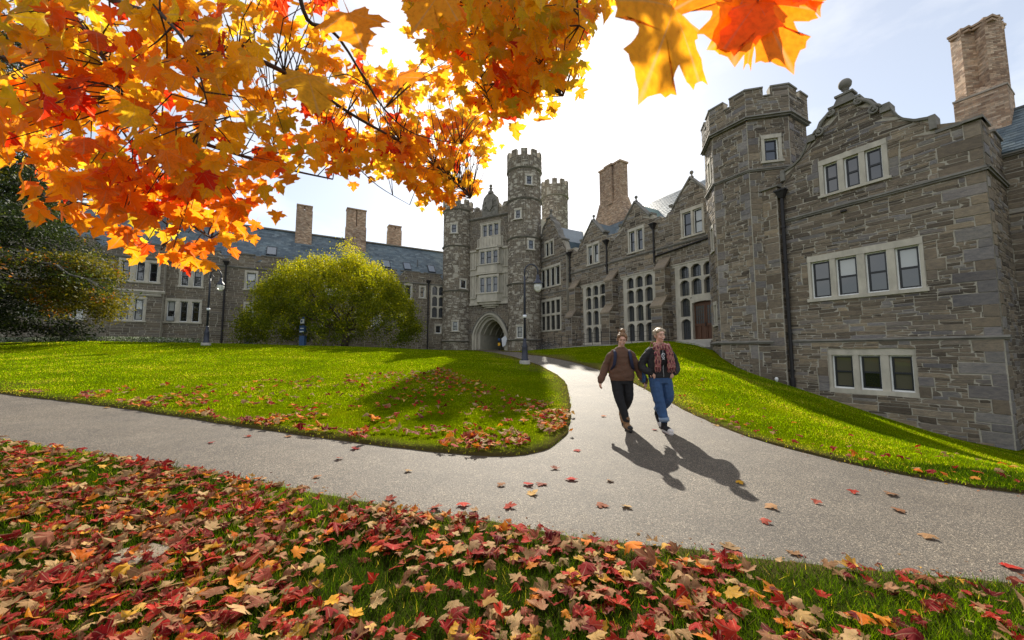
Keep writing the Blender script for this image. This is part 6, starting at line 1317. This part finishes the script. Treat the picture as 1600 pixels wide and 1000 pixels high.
# ---- the walker in the black jacket and big scarf
B = person(2.44, 6.38, R(3)); tag(B, 'smiling person in black jacket, big plaid scarf and rolled blue jeans walking on the path', 'person')
sk = MB(); hc = Vector((-.005, -.045, 1.545)); M = head(sk, hc, R(6), R(6), R(-4)); chain(sk, [(0, .0, 1.3), (0, -.008, 1.4), (0, -.02, 1.48)], [.075, .054, .05]); torso(sk, [(.82, .15, .1, 0, 0), (1.0, .13, .09, 0, 0), (1.2, .14, .09, 0, 0), (1.29, .1, .075, 0, 0), (1.34, .06, .05, 0, 0)])
for s in (-1, 1): chain(sk, [(s * .13, .0, 1.26), (s * .2, .015, 1.2), (s * .28, .05, 1.07), (s * .26, -.03, .98), (s * .2, -.1, .95)], [.04, .04, .036, .03, .026]); hand(sk, (s * .2, -.09, .95), (-s * .5, -.2, -.6), (0, .8, -.3), .7, .9)
for l in ([(-.085, .0, .86), (-.06, -.07, .48), (-.01, -.12, .11)], [(.085, .01, .86), (.115, .0, .5), (.09, .34, .26)]): chain(sk, l, [.072, .05, .032])
body = organic(sk, 'body', 'skin', B, .0065, 3); face(M, body, 'hair_ash')
hr = MB(); R3 = M.to_3x3(); ell(hr, M @ Vector((0, .032, .04)), (.083, .094, .086), R3); ell(hr, M @ Vector((0, -.02, .087)), (.06, .05, .035), R3); ell(hr, M @ Vector((.02, .12, -.01)), (.05, .045, .06), R3)
for s in (-1, 1): ell(hr, M @ Vector((s * .07, .018, .02)), (.015, .045, .05), R3); ell(hr, M @ Vector((s * .052, -.03, .07)), (.03, .036, .03), R3)
for k in range(22): a = random.Random(k + 50).uniform(0, 6.28); hr.tube([M @ Vector((.075 * math.cos(a), .04 + .07 * math.sin(a), .07)), M @ Vector((.1 * math.cos(a), .05 + .1 * math.sin(a), .06 + .03 * math.sin(a * 3)))], [.006, .002], 5)
organic(hr, 'hair', 'hair_ash', B, .006, 1, .004, 40, 6)
jk = MB(); torso(jk, [(.85, .195, .135, 0, 0), (.88, .202, .14, 0, 0), (1.0, .2, .142, 0, 0), (1.15, .2, .14, 0, 0), (1.27, .18, .125, 0, 0), (1.34, .115, .1, 0, 0), (1.38, .08, .075, 0, 0)])
for s in (-1, 1): chain(jk, [(s * .13, .0, 1.29), (s * .2, .015, 1.22), (s * .285, .05, 1.07), (s * .26, -.03, .98), (s * .2, -.1, .94)], [.062, .07, .064, .06, .052])
jo = organic(jk, 'jacket', 'jacket_cloth', B, .009, 4, .01, 8, 8)
mb = MB(); mb.tube([(-.012 + .004 * math.sin(z * 30), -.153, z) for z in np.linspace(.87, 1.3, 14)], .004, 5); mb.build('zip', 'bike_grey', jo, rel=False)
for s in (-1, 1): mb = MB(); mb.tube([(s * .13, -.142, .93), (s * .16, -.13, 1.03)], .005, 5); mb.build('pocket_edge', 'bike_black', jo, rel=False)
sh = MB(); torso(sh, [(1.05, .085, .02, 0, -.136), (1.15, .09, .024, 0, -.138), (1.3, .08, .03, 0, -.12)]); so = sh.build('shirt', 'black_cloth', B, True, False)
em = MB(); em.tube([(-.01 + .026 * math.cos(a), -.166, 1.21 + .04 * math.sin(a)) for a in np.linspace(.5, 5.6, 14)], .0055, 5); em.tube([(-.022, -.166, 1.225), (.006, -.167, 1.205), (-.016, -.166, 1.19)], .005, 5); em.tube([(-.03, -.164, 1.155), (.012, -.164, 1.155)], .004, 5); em.build('emblem', 'paper', so, rel=False)
sc = MB(); sc.tube([(.118 * math.cos(a), .01 + .105 * math.sin(a), 1.4 + .025 * math.sin(a + 1) - .03 * (math.sin(a) < -.5)) for a in np.linspace(0, 2 * math.pi, 19)], [.055 + .012 * math.sin(i * 2.3) for i in range(19)], 10, False); sc.tube([(.1 * math.cos(a), -.015 + .1 * math.sin(a), 1.355 + .02 * math.cos(a * 2)) for a in np.linspace(0, 2 * math.pi, 19)], .055, 10, False)
for (x0, x1, w0, w1, zb) in ((-.098, -.115, .045, .052, 1.02), (.09, .105, .055, .068, 1.0)):
    torso(sc, [(zb, w1, .02, x1, -.185), (zb + .1, w1 * 1.02, .026, x1, -.19), (1.2, (w0 + w1) / 2, .032, (x0 + x1) / 2, -.178), (1.33, w0, .045, x0, -.145), (1.39, w0 * .8, .05, x0 * .9, -.11)])
so = organic(sc, 'scarf', 'scarf_plaid', B, .009, 2, .012, 11, 4)
rr = random.Random(4); fr = MB()
for (xc, w_, zb) in ((-.115, .05, 1.02), (.105, .067, 1.0)):
    for k in range(15): x = xc + w_ * (2 * k / 14 - 1); fr.tube([(x, -.187, zb + .015), (x + rr.gauss(0, .006), -.19, zb - .03), (x + rr.gauss(0, .012), -.188, zb - rr.uniform(.055, .08))], [.005, .004, .002], 5)
tag(fr.build('fringe', 'scarf_plaid', so, rel=False), kind='stuff')
je = MB(); torso(je, [(.76, .165, .12, 0, 0), (.88, .18, .125, 0, 0), (.96, .16, .11, 0, 0)]); chain(je, [(-.085, .0, .84), (-.085, -.04, .66), (-.062, -.075, .48), (-.025, -.1, .28), (-.01, -.118, .2)], [.108, .098, .086, .076, .07]); chain(je, [(.085, .01, .84), (.11, .0, .66), (.118, .0, .5), (.1, .2, .36), (.092, .29, .31)], [.108, .098, .086, .076, .07])
organic(je, 'jeans', 'denim', B, .009, 4, .008, 9, 9)
for p, q in (((-.012, -.115, .225), (-.008, -.12, .165)), ((.094, .275, .325), (.09, .315, .285))): mb = MB(); mb.tube([p, q], [.078, .08], 16); mb.build('rolled_cuff', 'denim_light', B, True, False)
for (hl, te, an) in (((-.01, -.1, .052), (.0, -.32, .042), (-.008, -.12, .17)), ((.09, .37, .2), (.085, .24, .06), (.09, .33, .29))):
    st_ = MB(); shoe(st_, hl, te, .046); chain(st_, [an, hl], [.05, .048]); s0 = organic(st_, 'shoe', 'black_cloth', B, .008, 3)
    tc = MB(); ell(tc, Vector(te) + Vector((0, .012, .006)), (.044, .058, .036)); tc.build('toe_cap', 'shoe_white', s0, True, False); so = MB(); chain(so, [Vector(hl) - Vector((0, 0, .028)), Vector(te) - Vector((0, .006, .024))], [.044, .04]); organic(so, 'sole', 'shoe_white', s0, .008, 2)
tb_ = empty('tote_bag', (2.44, 6.38, Z(2.44, 6.38) + .7), R(3)); tag(tb_, 'slim blue tote bag hanging between the two walkers', 'bag')
pk = MB(); torso(pk, [(.06, .02, .09, -.255, .1), (.1, .03, .11, -.255, .1), (.25, .028, .11, -.25, .1), (.31, .015, .1, -.248, .1)]); organic(pk, 'bag_body', 'denim', tb_, .01, 3, .006, 10, 2)
mb = MB(); mb.tube([(-.25, .03, .3), (-.275, .06, .45), (-.2, .06, .6), (-.13, .07, .655), (-.16, .12, .5), (-.25, .17, .3)], .012, 6); mb.build('strap', 'navy_web', tb_, True, False)
bpy.data.scenes.remove(TMP)
print('TRIS', sum(sum(len(p.vertices) - 2 for p in o.data.polygons) for o in bpy.data.objects if o.type == 'MESH' and len(o.data.polygons) < 3e6))
